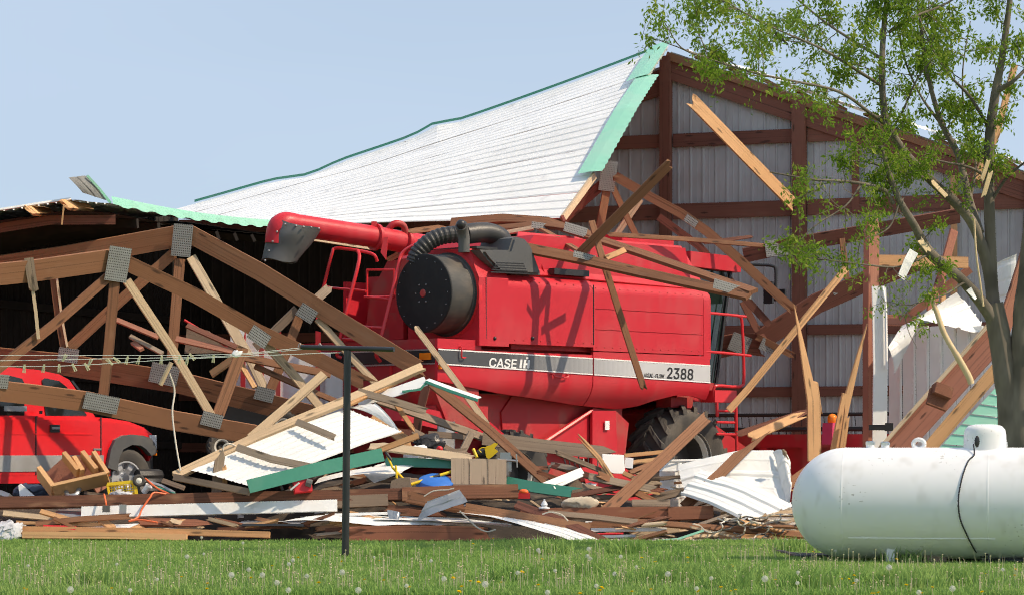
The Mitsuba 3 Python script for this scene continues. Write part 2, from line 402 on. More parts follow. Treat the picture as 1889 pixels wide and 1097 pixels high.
def blades(n, ymin, ymax, h0, h1, w0, seed, place=None, lean=.5):
    r = np.random.default_rng(seed)
    u = r.random(n)
    Y = 1 / (1 / ymin + (1 / ymax - 1 / ymin) * u) if place is None else None
    X = (r.random(n) - .5) * 2 * .205 * Y if place is None else None
    if place is not None: X, Y = place(r, n)
    ok = Y < edge_y(X) - .02 if place is None else np.ones(n, bool)
    X, Y = X[ok], Y[ok]; n = len(X)
    patch = meshkit.fbm(np.stack([X * .9, Y * .5, X * 0], -1), 3, 3)
    h = (h0 + (h1 - h0) * r.random(n) ** 1.6) * (.55 + .9 * patch)
    a = r.random(n) * 2 * np.pi; l = lean * h * r.random(n) * 1.4
    w = w0 * (.6 + .8 * r.random(n)) * .5
    base = np.stack([X, Y, np.maximum(lawn_h(X, Y), 0) - .003], -1)
    side = np.stack([np.cos(a + 1.57), np.sin(a + 1.57) * .4, 0 * a], -1)
    side /= np.linalg.norm(side, axis=1, keepdims=True)
    d = np.stack([np.cos(a) * l, np.sin(a) * l, 0 * a], -1)
    up = np.array([0, 0, 1.0])
    mid = base + d * .35 + up * (h * .6)[:, None]
    tip = base + d + up * h[:, None]
    W = side * w[:, None]
    V = np.stack([base - W, base + W, mid - W * .75, mid + W * .75, tip], 1).reshape(-1, 3)
    o = np.arange(n)[:, None] * 5
    f = np.concatenate([o + [0, 1, 3], o + [0, 3, 2], o + [2, 3, 4]], 0)
    return V, f
def join(parts):
    V, f, n = [], [], 0
    for v, q in parts: V.append(v); f.append(q + n); n += len(v)
    return np.vstack(V), np.vstack(f)
def tufts(r, n):
    c = r.random((26, 2)); 
    cx = np.concatenate([1.2 + 3.1 * c[:14, 0], -4.2 + 8.4 * c[14:, 0]]); cy = np.concatenate([20.7 + 1.6 * c[:14, 1], 21 + 9 * c[14:, 1]])
    k = r.integers(0, 26, n)
    return cx[k] + r.normal(0, .13, n), cy[k] + r.normal(0, .13, n)
def hem(r, n):
    X = (r.random(n) - .5) * 14
    return X, edge_y(X) + r.normal(0, .07, n) - .03
key = thing('grass', 'short green lawn grass with a few longer tufts', 'grass', kind='stuff')
put(key, None, join([blades(230000, 20.2, 32.1, .02, .045, .010, 1), blades(26000, 20.2, 23.5, .03, .085, .009, 2),
                     blades(7000, 0, 0, .08, .24, .012, 3, tufts, .7), blades(6000, 0, 0, .02, .055, .012, 4, hem, .7)]), 'grass_blade')
key = thing('seed_stalks', 'thin pale dandelion stalks that have lost their seed heads', 'stalks', kind='stuff')
def stalk_place(r, n):
    Y = 1 / (1 / 20.4 + (1 / 28.5 - 1 / 20.4) * r.random(n) ** 1.2); X = (r.random(n) - .5) * .4 * Y
    return X, Y
put(key, None, join([blades(1300, 0, 0, .05, .17, .0045, 11, stalk_place, .4)]), 'dry_stalk')
r = np.random.default_rng(12)
Xs, Ys = stalk_place(r, 800)
mb = MB()
for X, Y in zip(Xs, Ys):
    hh = r.uniform(.06, .18)
    mb.add(*(lambda q: (q.vertices, q.faces))(trimesh.creation.icosphere(subdivisions=0, radius=.008).apply_translation([X, Y, hh])))
    mb.add([[X - .003, Y, 0], [X + .003, Y, 0], [X + .002, Y, hh], [X - .002, Y, hh]], [[0, 1, 2, 3]])
put(key, None, mb, 'dry_stalk'); 
key2 = thing('bare_seed_heads', 'small pale spent dandelion buds on stalks across the lawn', 'stalks', kind='stuff')
scene[key2] = scene.pop(key)
put(key, None, join([blades(1300, 0, 0, .05, .17, .0045, 11, stalk_place, .4)]), 'dry_stalk')

# gravel strip seen between the lawn and the wreckage on the right
r = np.random.default_rng(21)
mb = MB(); st = trimesh.creation.icosphere(subdivisions=0, radius=1)
for q in range(1500):
    X = r.uniform(.2, 6.2); Y = edge_y(X) + abs(r.normal(.12, .35))
    s = r.uniform(.012, .035)
    mb.add(st.vertices * s * r.uniform(.6, 1.3, 3) + [X, Y, s * .4 + .0], st.faces)
key = thing('gravel_stones', 'pale loose gravel along the far edge of the lawn', 'gravel', kind='stuff')
put(key, None, mb, 'gravel_stone')

# ---------------------------------------------------------------- dandelions
clock_v, clock_f = MB(), None
ico = trimesh.creation.icosphere(subdivisions=2, radius=.026)
tri = ico.triangles; cen = tri.mean(1, keepdims=True)
tri = cen + (tri - cen) * .62
clock = (tri.reshape(-1, 3), np.arange(len(tri) * 3).reshape(-1, 3))
ico = trimesh.creation.icosphere(subdivisions=1, radius=.016); tri2 = ico.triangles; c2 = tri2.mean(1, keepdims=True); tri2 = c2 + (tri2 - c2) * .5
seedball = ball((0, 0, 0), .006, 1)
clock = join([clock, (tri2.reshape(-1, 3), np.arange(len(tri2) * 3).reshape(-1, 3)), seedball.mesh()])
pet = []
for q in range(34):
    a = q * 2.4; rr = .006 + .013 * (q / 34) ** .6; z = .010 * (1 - (q / 34))
    d = np.array([math.cos(a), math.sin(a), 0]); s = np.array([-d[1], d[0], 0])
    pet.append((np.array([s * .0025, -s * .0025, d * rr * 1.25 + s * .0035 + [0, 0, z + .004], d * rr * 1.25 - s * .0035 + [0, 0, z + .004]]), np.array([[0, 1, 3], [0, 3, 2]])))
bloom = join(pet + [ball((0, 0, .006), .008, 1).mesh()])
stem = tube([[0, 0, 0], [.004, 0, .5], [0, 0, 1]], .0022, 5).mesh()
P_clock, P_bloom = mikit.ply(clock, 'mat_flower_white'), mikit.ply(bloom, 'mat_flower_yellow')
P_stem = mikit.ply(stem, 'mat_dry_stalk')
def lawn_pt(x, y): Y = EYE * F / (y - CY); return np.array([(x - CX) / F * Y, Y])
def flower(name, label, group, x, y, hh, head, s, grey=False):
    """the flower's head stands at photo pixel (x, y); its foot is hh metres lower"""
    Y = (EYE - hh) * F / (y - CY); X = (x - CX) / F * Y
    k = thing(name, label, 'dandelion', group)
    scene[k + '__stem'] = {**P_stem, 'to_world': T4().translate([X, Y, 0.0]).scale([1, 1, hh])}
    scene[k + ('__seed_head' if name == 'dandelion_clock' else '__flower_head')] = {**head, 'to_world': T4().translate([X, Y, hh]).rotate([rnd.random(), rnd.random(), .3], rnd.uniform(-35, 35)).scale(s)}
big_clocks = [(427, 1060, 1.0), (484, 1060, .95), (631, 1055, 1.0), (661, 1088, 1.0), (540, 1033, .95), (533, 1040, .8), (459, 1050, .9), (566, 1062, .85), (511, 1074, .9), (532, 1088, .85),
              (345, 1026, .95), (376, 1021, .6), (130, 1087, 1.1), (819, 1067, .9), (895, 1077, 1.05), (993, 1014, .9), (995, 1018, .7), (1086, 1012, 1.0), (1083, 1025, .85), (1089, 1030, .85),
              (1145, 1026, .8), (1134, 1058, .9), (1232, 1058, 1.0), (1174, 1045, .7), (1411, 1067, 1.1), (1640, 1046, 1.1), (1472, 1056, .8), (1757, 1085, 1.0), (1471, 1075, .7), (1312, 1066, .7),
              (91, 1000, .6), (795, 1034, .7), (955, 1056, .8), (690, 1027, .6), (448, 1001, .7), (1541, 1016, .6), (1700, 1013, .6), (1695, 1092, .8), (1024, 1052, .7), (1850, 1050, .7),
              (215, 1040, .6), (52, 1043, .6), (290, 1068, .6), (750, 1080, .7), (1285, 1085, .7), (1580, 1070, .7), (1100, 1080, .7), (372, 991, .7), (1010, 1092, .8), (240, 1088, .7)]
for x, y, s in big_clocks:
    flower('dandelion_clock', 'round white dandelion seed head standing in the lawn', 'white dandelion seed heads in the lawn', x, y, rnd.uniform(.12, .19), P_clock, s * .88)
rr = random.Random(3)
blooms = [(745, 1066), (50, 1087), (250, 1058), (335, 1064), (383, 1076), (382, 1086), (836, 1066), (868, 1072), (883, 1074), (925, 1074), (852, 1082), (1110, 1084), (1166, 1091), (1070, 1095), (1500, 1018), (1583, 1015), (1600, 1016), (1672, 1079), (1720, 1083), (1700, 1094), (1254, 1047), (1354, 1045), (1330, 1083), (910, 993), (873, 1003), (1033, 1006), (1575, 1076), (1552, 1068), (1873, 1050), (1812, 1092), (588, 1075), (206, 1085), (700, 1034), (630, 1036), (1001, 1031), (1210, 1055)]
for q in range(34): blooms.append((rr.uniform(20, 1880), 1020 + 75 * rr.random() ** .8))
for x, y in blooms:
    flower('yellow_dandelion', 'small yellow dandelion flower standing in the lawn', 'yellow dandelion flowers in the lawn', x, y, rnd.uniform(.06, .12), P_bloom, rnd.uniform(.6, .95))

# ---------------------------------------------------------------- the machine shed: gable wall still standing, roof hanging
GO, gd, gn = np.array([2.84, 48.0]), np.array([math.cos(math.radians(20)), -math.sin(math.radians(20))]), np.array([-math.sin(math.radians(20)), -math.cos(math.radians(20))])
def G(d, z, off=0.0): return np.array([GO[0] + gd[0] * d + gn[0] * off, GO[1] + gd[1] * d + gn[1] * off, z])
def gpx(x, y, off=0.0):
    """(d, z) on the gable wall's plane behind a photo pixel"""
    dx = (x - CX) / F
    n = np.array([gn[0], gn[1]]); Y = ((GO + gn * off) @ n) / (dx * n[0] + n[1])
    return ((dx * Y - GO[0]) * gd[0] + (Y - GO[1]) * gd[1], EYE + (CY - y) / F * Y)
gd3, gn3, UP = np.array([*gd, 0]), np.array([*gn, 0]), np.array([0, 0, 1.0])
shed = thing('machine_shed', 'wrecked pole building with one gable wall standing and a white ribbed roof hanging from it', 'shed')
PEAK, SLOPE = 8.42, .375
def rake(d): return PEAK - (SLOPE if d > 0 else .265) * abs(d)
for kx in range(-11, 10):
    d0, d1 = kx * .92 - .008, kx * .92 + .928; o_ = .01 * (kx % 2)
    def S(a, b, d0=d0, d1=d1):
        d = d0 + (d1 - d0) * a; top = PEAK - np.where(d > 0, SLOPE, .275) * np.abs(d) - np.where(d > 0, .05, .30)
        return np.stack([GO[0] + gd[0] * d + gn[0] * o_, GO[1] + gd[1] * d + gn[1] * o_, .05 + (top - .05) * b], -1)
    put(shed, 'wall_sheet', solid_sheet(ribbed(S, .915, 3, rib=.022, seed=kx + 20), .006, (-gn[0], -gn[1], 0)), 'sheet_back_shade' if kx > -4 else 'interior_shade')  # left sheets carry the interior darkness as painted colour
def gboard(d0, z0, d1, z1, w, m='wood_red', off=.06, t=.05, name='girt', jag=(0, 0)):
    return put(shed, name, board([G(d0, z0, off), G(d1, z1, off)], w, t, gn3 + UP * .02, jag=jag), m)
for z0, z1, w in ((6.72, 6.72, .24), (5.43, 5.43, .28), (3.25, 3.25, .18), (2.15, 2.15, .18), (1.15, 1.15, .18)):
    half_l = min(9.9, (PEAK - .3 - z0) / .265); half_r = min(9.0, (PEAK - .4 - z0) / SLOPE)
    gboard(-half_l, z0, -.12, z0, w); gboard(.12, z0, 2.34, z1, w); gboard(2.62, z0, half_r, z1, w)
for d, zt, w, nm in ((0, 8.25, .2, 'post'), (2.48, 7.35, .24, 'post'), (6.6, 5.75, .22, 'post'), (-5.0, 6.9, .2, 'post')):
    put(shed, nm, board([G(d, 0, .12), G(d, zt, .12)], w, .17, gn3), 'wood_red')
gboard(3.5, 5.3, 3.5, 6.9, .13, name='stud', off=.1); gboard(5.25, 3.2, 5.25, 5.9, .11, 'wood_fresh', name='stud', off=.12)
for s, L, sl in ((1, 9.4, SLOPE), (-1, 9.9, .265)):
    dz = .33 if s > 0 else .62
    put(shed, 'rafter', board([G(s * .02, PEAK - dz, .10), G(s * L, PEAK - dz - sl * L, .10)], .46, .05, gn3), 'wood_red')
    if s > 0: put(shed, 'rafter', board([G(s * .02, PEAK - .16, .16), G(s * L, PEAK - .16 - sl * L, .16)], .14, .04, gn3), 'wood_brown')
# what is left of the right roof slope behind the gable: a narrow strip of ribbed sheets with purlin ends
for kx in range(10):
    d0 = .25 + kx * .92
    def S(a, b, d0=d0):
        d = d0 + .90 * a; z = PEAK + .07 - SLOPE * d + .10 * (kx % 3 == 1) * (1 - b)
        o = -.9 + 1.15 * b
        return np.stack([GO[0] + gd[0] * d + gn[0] * o, GO[1] + gd[1] * d + gn[1] * o, z], -1)
    put(shed, 'roof_sheet', ribbed(S, .9, 3, rib=-.02, seed=kx), 'white_metal')
for d in np.arange(.6, 9, .62):
    put(shed, 'purlin', board([G(d, PEAK - .0 - SLOPE * d, -.9), G(d, PEAK - .0 - SLOPE * d, .20)], .09, .038, (0, 0, 1)), 'wood_brown')

# the white left slope: from the broken ridge down to the fallen eave
R0, R1 = G(0, PEAK + .06, -.1), at(1031, 403, 41.4)
Rk = [R0, at(1158, 203, 44.6), at(1091, 322, 42.6), R1]
E0, E1 = np.array(at(325, 386, 51.2)), np.array(at(503, 417, 43.4))
Rl = np.concatenate([[0], np.cumsum([np.linalg.norm(Rk[i + 1] - Rk[i]) for i in range(3)])]); Rl /= Rl[-1]
def ridge(a): return np.stack([np.interp(a, Rl, [p[c] for p in Rk]) for c in range(3)], -1)
def roofS(a, b):
    a, b = np.asarray(a), np.asarray(b)
    r, e = ridge(a), E0 + (E1 - E0) * a[:, None]
    p = r * (1 - b[:, None]) + e * b[:, None]
    sag = np.where(a < .5, -.14 + .3 * a, .01) 
    wob = .09 * np.exp(-((b - .46) / .03) ** 2) * np.exp(-(a / .10) ** 2) - .05 * np.exp(-((b - .62) / .1) ** 2) * np.exp(-((a - .15) / .15) ** 2)
    p[:, 2] += sag * 4 * b * (1 - b) + wob - .10 * np.exp(-((b - .72) / .05) ** 2) * np.exp(-(a / .08) ** 2)
    return p
for kx in range(9):
    a0, a1 = kx / 9, (kx + 1) / 9
    lift = .004 * (kx % 2)
    def S(a, b, a0=a0, a1=a1, lift=lift):
        p = roofS(a0 + (a1 - a0) * a * .999, b); p[:, 2] += lift; return p
    put(shed, 'roof_sheet', ribbed(S, .86, 22, pitch=.287, rib=.017, minor=False, crumple=.010, seed=kx + 40, scale=.9), 'white_metal')
# green ridge cap bent over the broken ridge, with a scalloped lower edge; green rake trim along the far edge
def trim_strip(P, off0, off1, teeth=0, tooth=.05):
    P = np.asarray(P); V = []; 
    for i, p in enumerate(P):
        V += [p + off0, p + (off0 + off1) / 2 + np.array([0, 0, .015]), p + off1 * (1 + (tooth if teeth and (i // 2) % 2 else 0))]
    f = [[i * 3 + c, (i + 1) * 3 + c, (i + 1) * 3 + c + 1, i * 3 + c + 1] for i in range(len(P) - 1) for c in (0, 1)]
    return MB().add(np.array(V), np.array(f))
aa = np.linspace(0.0, .27, 20); rp = ridge(aa)
put(shed, 'ridge_cap', solid_sheet(trim_strip(rp + [0, -.05, .05], np.array([-.38, .0, -.10]), np.array([.02, -.12, .02])), .01), 'green_paint', label='upper length of pale green ridge cap, bent at the peak')
aa = np.linspace(.25, .80, 90); rp = ridge(aa)
put(shed, 'ridge_cap', solid_sheet(trim_strip(rp + [0, -.1, .03], np.array([-.24, -.05, -.06]), np.array([.15, -.20, -.03]), 1, .09), .01), 'green_paint', label='pale green ridge cap with a scalloped edge')
bb = np.linspace(0, .96, 34); fe = roofS(np.zeros(34), bb)
put(shed, 'rake_trim', solid_sheet(trim_strip(fe + [0, 0, .05], np.array([0, -.05, -.02]), np.array([0, -.07, .025])), .012), 'green_dark')
ne = roofS(np.full(20, .999), np.linspace(0, .35, 20))
put(shed, 'purlin', board(list(ridge(np.array([.80, .9, .985])) + np.array([.03, -.1, -.06])), .10, .05, (1, -.5, .3)), 'wood_pale')

# the dark fallen left part of the roof, seen from below, and the side wall behind it
A = [at(206, 375, 36.6), at(130, 369, 36.4), at(0, 389, 36.2), at(-300, 440, 36.0)]
B = [E1, at(330, 394, 50.5), at(120, 425, 50.6), at(-320, 520, 50.6)]
Al = np.array([0, .16, .42, 1.0])
def leftS(a, b):
    pa = np.stack([np.interp(a, Al, [p[c] for p in A]) for c in range(3)], -1)
    pb = np.stack([np.interp(a, [0, .33, .6, 1], [p[c] for p in B]) for c in range(3)], -1)
    p = pa * (1 - b[:, None]) + pb * b[:, None]
    p[:, 2] -= .05 * np.sin(b * np.pi)
    return p
left_roof = thing('fallen_roof_section', 'dark underside of the collapsed left roof section with torn edge and green trim', 'roof')
for kx in range(8):
    def S(a, b, kx=kx): 
        p = leftS((kx + a * .995) / 8, b); p[:, 2] += .006 * (kx % 2); return p
    put(left_roof, 'roof_sheet', ribbed(S, .9, 10, rib=.02, crumple=.02, seed=kx + 80), 'white_metal')
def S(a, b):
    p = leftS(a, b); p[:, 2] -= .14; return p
put(left_roof, 'shade_layer', ribbed(S, 7, 12, pitch=1.2, rib=.01), 'interior_shade')  # added dark layer that paints the roof underside as shade
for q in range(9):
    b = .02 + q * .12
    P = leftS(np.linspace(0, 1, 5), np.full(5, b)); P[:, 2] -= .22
    put(left_roof, 'purlin', board(list(P), .13, .05, (.2, -1, -.2)), 'wood_red' if q < 1 else 'interior_shade')
ed = leftS(np.zeros(40), np.linspace(0, 1, 40)); ed[:, 2] += .04
put(left_roof, 'eave_trim', solid_sheet(trim_strip(ed, np.array([.0, -.04, .05]), np.array([.03, -.06, -.06]), 1, .5), .012), 'green_paint', label='green scalloped trim along the top of the fallen roof')
# broken purlin ends with torn fresh wood, and the bent sheet sticking up
for x, y in ((52, 388), (120, 378)):
    put(left_roof, 'purlin', board([at(x, y, 36.0), at(x + 44, y + 4, 37.4)], .17, .05, (.3, -1, .3), jag=(.1, 0)), 'wood_fresh')
put(left_roof, 'splinter', px_board((118, 378, 35.9), (114, 415, 35.95), 3), 'wood_fresh')
flap = thing('bent_roof_sheet', 'bent roof sheet, its shaded side painted grey, sticking up from the top of the dark roof on the left', 'roof sheet')
S = quad_surface(at(126, 328, 36.0), at(160, 325, 36.5), at(202, 374, 36.8), at(152, 357, 36.3), .03)
put(flap, 'sheet', solid_sheet(ribbed(S, .45, 6, pitch=.22, rib=.012, crumple=.02, seed=3), .01), 'flap_shade')
put(flap, 'edge', board([at(161, 325, 36.4), at(184, 350, 36.6), at(204, 375, 36.75)], .035, .02, (.3, -1, .2)), 'green_paint')
put(left_roof, 'sheet_edge', board([at(0, 387, 36.0), at(70, 376, 36.1), at(131, 367, 36.25)], .03, .02, (.2, -1, .5)), 'white_metal')
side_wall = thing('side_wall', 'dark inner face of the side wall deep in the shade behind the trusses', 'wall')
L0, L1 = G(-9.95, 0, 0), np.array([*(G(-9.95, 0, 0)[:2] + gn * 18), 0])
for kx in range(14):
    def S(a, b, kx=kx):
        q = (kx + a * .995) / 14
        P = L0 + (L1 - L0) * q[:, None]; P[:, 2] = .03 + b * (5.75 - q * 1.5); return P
    put(side_wall, 'wall_sheet', ribbed(S, 1.28, 2, rib=.02), 'interior_shade')  # deep shade painted into the sheets
for z in (1.2, 2.4, 3.6): put(side_wall, 'girt', board([L0 + [.1, 0, z], L1 + [.1, 0, z]], .14, .05, (1, -.3, 0)), 'interior_shade')

# ---------------------------------------------------------------- combine harvester (local u = towards its front, v = towards its left side, w = up)
th = math.radians(47)
hu, hv, CO = np.array([math.cos(th), math.sin(th), 0]), np.array([-math.sin(th), math.cos(th), 0]), np.array([-1.058, 37.4, 0])
MC = np.eye(4); MC[:3, 0], MC[:3, 1], MC[:3, 2], MC[:3, 3] = hu, hv, UP, CO
def C(u, v, w): return CO + hu * u + hv * v + UP * w
def on_side(x, y, v=0.0):
    dx = (x - CX) / F; Y = (v + CO[:2] @ hv[:2]) / (dx * hv[0] + hv[1])
    return (dx * Y - CO[0]) * hu[0] + (Y - CO[1]) * hu[1], EYE + (CY - y) / F * Y
def on_rear(x, y, u=0.0):
    dx = (x - CX) / F; Y = (u + CO[:2] @ hu[:2]) / (dx * hu[0] + hu[1])
    return (dx * Y - CO[0]) * hv[0] + (Y - CO[1]) * hv[1], EYE + (CY - y) / F * Y
combine = thing('combine_harvester', 'big red combine harvester half buried in broken trusses inside the wrecked shed', 'combine harvester')
def cpart(name, mb, m, smooth=False, label=None): return put(combine, name, mb, m, smooth, label, MC)
def vprof(w):
    return np.where(w < 2.15, .26 * ((2.15 - w) / .42) ** 2, 0) + np.where(w > 3.5, .13 * ((w - 3.5) / .17) ** 2, 0)
bu = [-.2, .0, .5, 1.35, 2.4, 3.2, 4.2, 4.6, 4.9, 5.36, 5.8, 6.25]
bw = [2.12, 2.10, 2.04, 1.94, 1.86, 1.79, 1.74, 1.79, 1.88, 1.97, 1.965, 1.89]
def panel(u0, u1, w0, w1, proud=0.0, nu=16, nw=14, thick=.05):
    """a side panel with rolled edges: w0, w1 numbers or functions of u"""
    us = np.linspace(u0, u1, nu); W0 = w0(us) if callable(w0) else np.full(nu, w0); W1 = w1(us) if callable(w1) else np.full(nu, w1)
    t = np.concatenate([[0, 0], np.linspace(0.0, 1, nw), [1, 1]]); 
    V = []
    for i in range(nu):
        w = W0[i] + (W1[i] - W0[i]) * t
        v = vprof(w) - proud
        v[0] += thick; v[-1] += thick; v[1] += .012; v[-2] += .012
        V.append(np.stack([np.full(len(w), us[i]), v, w], 1))
    V = np.array(V)
    e0, e1 = V[:1].copy(), V[-1:].copy(); e0[..., 1] += thick; e1[..., 1] += thick
    V = np.concatenate([e0, V, e1])
    n, m2 = V.shape[:2]
    i, j = np.meshgrid(np.arange(n - 1), np.arange(m2 - 1), indexing='ij')
    f = np.stack([i * m2 + j, (i + 1) * m2 + j, (i + 1) * m2 + j + 1, i * m2 + j + 1], -1).reshape(-1, 4)
    return MB().add(V.reshape(-1, 3), f)
bottom = lambda u: np.interp(u, bu, bw)
cpart('side_panel', panel(0.0, 3.335, bottom, 2.55, 0, 24), 'red_paint', 35)
cpart('side_panel', panel(3.355, 6.17, bottom, 2.60, 0, 30), 'red_paint', 35)
cpart('engine_door', panel(.90, 3.335, 2.665, 3.665, .05, 16, 16, .12), 'red_paint', 35)
for w0, w1 in ((2.615, 2.93), (2.938, 3.245), (3.253, 3.66)):
    cpart('tank_panel', panel(3.355, 6.0, w0, w1, .0, 12, 12), 'red_paint', 35)
cpart('corner_panel', panel(6.012, 6.19, 2.56, 3.655, .0, 4, 14), 'red_paint', 35)
cpart('ledge_panel', panel(0.0, .9, 2.56, 2.70, .0, 6, 6), 'red_paint', 35)
# stripe along both lower panels
def stripe_lo(u): return np.interp(u, [0, 6.2], [2.352, 2.195])
def stripe_hi(u): return np.interp(u, [0, 6.2], [2.535, 2.438])
def stripe_fn(p, n, uv):
    u = (p.x - CO[0]) * hu[0] + (p.y - CO[1]) * hu[1]
    band = (u * 9 - dr.floor(u * 9))
    t = dr.clip((u - 1.5 + band * .25) / 3.0, 0, 1)
    return mix((.075, .078, .085), (.52, .53, .55), t)
mat('stripe_print', stripe_fn, .35)
for u0, u1 in ((0.004, 3.33), (3.36, 6.165)):
    cpart('stripe', panel(u0, u1, lambda u: stripe_lo(u), lambda u: stripe_hi(u), .010, 12, 4, .008), 'stripe_print')
    for g in (stripe_lo, stripe_hi):
        s = -1 if g is stripe_lo else 1
        cpart('stripe_edge', panel(u0, u1, (lambda u, g=g, s=s: g(u) + (.003 if s > 0 else -.021)), (lambda u, g=g, s=s: g(u) + (.021 if s > 0 else -.003)), .016, 12, 3, .010), 'print_white')
def lettering(text, u, w, h, m, italic=0.0, bold=True, squeeze=1.0, slope=0.0):
    t = meshkit.text_mesh(text, h, .004, bold)
    V = np.asarray(t.vertices)
    x = V[:, 0] * squeeze + V[:, 1] * italic
    L = np.stack([u + x, -.0125 - V[:, 2], w + V[:, 1] + slope * x], 1)
    return MB().add(L, t.faces), x.max()
u0, w0 = on_side(899, 675)
sl = -.016
mbL, xw = lettering('CASE', u0, w0 - .005, .125, 'print_white', .18, True, 1.32, sl)
cpart('lettering', mbL, 'print_white')
mb = MB(); x0 = u0 + xw + .05
def slab(a, b, c, d): mb.add([[a[0], -.0165, a[1]], [b[0], -.0165, b[1]], [c[0], -.0165, c[1]], [d[0], -.0165, d[1]], [a[0], -.011, a[1]], [b[0], -.011, b[1]], [c[0], -.011, c[1]], [d[0], -.011, d[1]]],
                                 [[0, 1, 2, 3], [4, 7, 6, 5], [0, 4, 5, 1], [1, 5, 6, 2], [2, 6, 7, 3], [3, 7, 4, 0]])
def bar(xa, xb, ya, yb, s=.18): slab((xa + ya * s, w0 + ya + sl * (xa - u0)), (xb + ya * s, w0 + ya + sl * (xb - u0)), (xb + yb * s, w0 + yb + sl * (xb - u0)), (xa + yb * s, w0 + yb + sl * (xa - u0)))
bar(x0, x0 + .045, 0, .125)
bar(x0 + .08, x0 + .125, 0, .125); bar(x0 + .165, x0 + .21, 0, .125); bar(x0 + .125, x0 + .165, .05, .075); bar(x0 + .12, x0 + .17, .137, .165)
cpart('emblem', mb, 'print_white')
u1, w1 = on_side(1186, 695)
mbL, xw = lettering('AXIAL-FLOW', u1, w1, .060, 'print_black', .18, True, .90, sl)
cpart('lettering', mbL, 'print_black')
u1, w1 = on_side(1227, 697)
mbL, xw = lettering('2388', u1, w1, .165, 'print_black', .10, True, 1.16, sl)
cpart('lettering', mbL, 'print_black')
# panel handles and latches
for x, y in ((847, 648), (1016, 690)):
    u, w = on_side(x, y)
    cpart('panel_handle', tube(smooth_path([[u, .02, w], [u, -.045, w], [u + .05, -.05, w - .035], [u + .30, -.05, w - .04], [u + .34, -.045, w - .005], [u + .34, .02, w]] if x > 900 else [[u, .02, w + .06], [u, -.05, w + .06], [u, -.05, w - .08], [u + .08, -.05, w - .085], [u + .08, .02, w - .085]], 4), .011, 6), 'red_clean', 40)
for x in (907, 977): 
    u, w = on_side(x, 624); cpart('latch', ball((u, -.06, w), .03, 1), 'black_steel', True)
cpart('warning_light', MB().box(((0 + .1), -.02, 2.30), .16, .05, .07), 'amber')

for row, (ua, ub, wf) in enumerate(((.98, 3.28, 2.72), (.98, 3.28, 3.58), (3.42, 5.95, 2.67), (3.42, 5.95, 3.56))):
    mb = MB()
    for u in np.arange(ua, ub, .19): mb.tm(trimesh.creation.icosphere(subdivisions=1, radius=.011).apply_translation([u, float(vprof(np.array(wf))) - (.052 if row < 2 else .002), wf]))
    cpart('panel_bolts', mb, 'red_dirty')
mb = MB()
for u in (.945, 3.30): mb.box((u, -.053, 3.15), .012, .012, .9)
cpart('door_seam', mb, 'print_black')
# core of the machine
def cbox(u0, u1, v0, v1, w0, w1, mb=None): return (mb or MB()).box(((u0 + u1) / 2, (v0 + v1) / 2, (w0 + w1) / 2), u1 - u0, v1 - v0, w1 - w0)
cpart('rear_hood', prism([(0, 2.70), (0, 1.95), (.25, 1.5), (.9, 1.4), (.9, 2.60)], (1, 0, 0), (0, 0, 1), (0, 1, 0), (0.02, .07, 0), 2.76), 'red_dirty')
cpart('body_core', cbox(.9, 5.6, .34, 2.6, 2.0, 2.6), 'red_dirty')
cpart('rear_stripe', cbox(.004, .03, .05, 2.85, 2.36, 2.535), 'print_black')
for w in (2.345, 2.545): cpart('rear_stripe_edge', cbox(.003, .03, .05, 2.85, w - .01, w + .01), 'steel')
for v in (.95, 1.95): cpart('rear_panel_seam', cbox(.000, .02, v - .02, v + .02, 1.6, 2.33), 'red_clean')
cpart('tail_lamp', cbox(-.02, .03, 1.72, 1.82, 1.90, 2.0), 'red_plastic'); cpart('tail_lamp', cbox(-.02, .03, .13, .35, 2.40, 2.50), 'amber')
cpart('left_side', cbox(.9, 6.1, 2.84, 2.9, 1.9, 3.66), 'red_paint')
cpart('engine_wall', cbox(1.35, 1.42, 1.0, 2.84, 2.60, 3.75), 'red_dirty')
cpart('engine_wall', prism([(1.45, 2.6), (2.75, 2.6), (2.55, 3.5), (2.2, 3.95), (1.45, 4.0)], (0, 1, 0), (0, 0, 1), (1, 0, 0), (1.15, 0, 0), .1), 'red_dirty')
cpart('engine', cbox(1.0, 1.5, .9, 1.5, 2.6, 3.6), 'black_steel')
# engine deck frames (small red box frames on the rear)
def cframe(x0, y0, x1, y1, u, r=.012):
    a, b, c, d = [(u, *on_rear(x, y, u)) for x, y in ((x0, y0), (x1, y0), (x1, y1), (x0, y1))]
    return tube([a, b], r, 5, mb=tube([b, c], r, 5, mb=tube([c, d], r, 5, mb=tube([d, a], r, 5))))
cpart('guard_frame', cframe(677, 498, 727, 548, .5, .018), 'red_clean')
cpart('hydraulic_box', cbox(.75, 1.0, 1.45, 1.75, 2.75, 3.15), 'red_dirty')
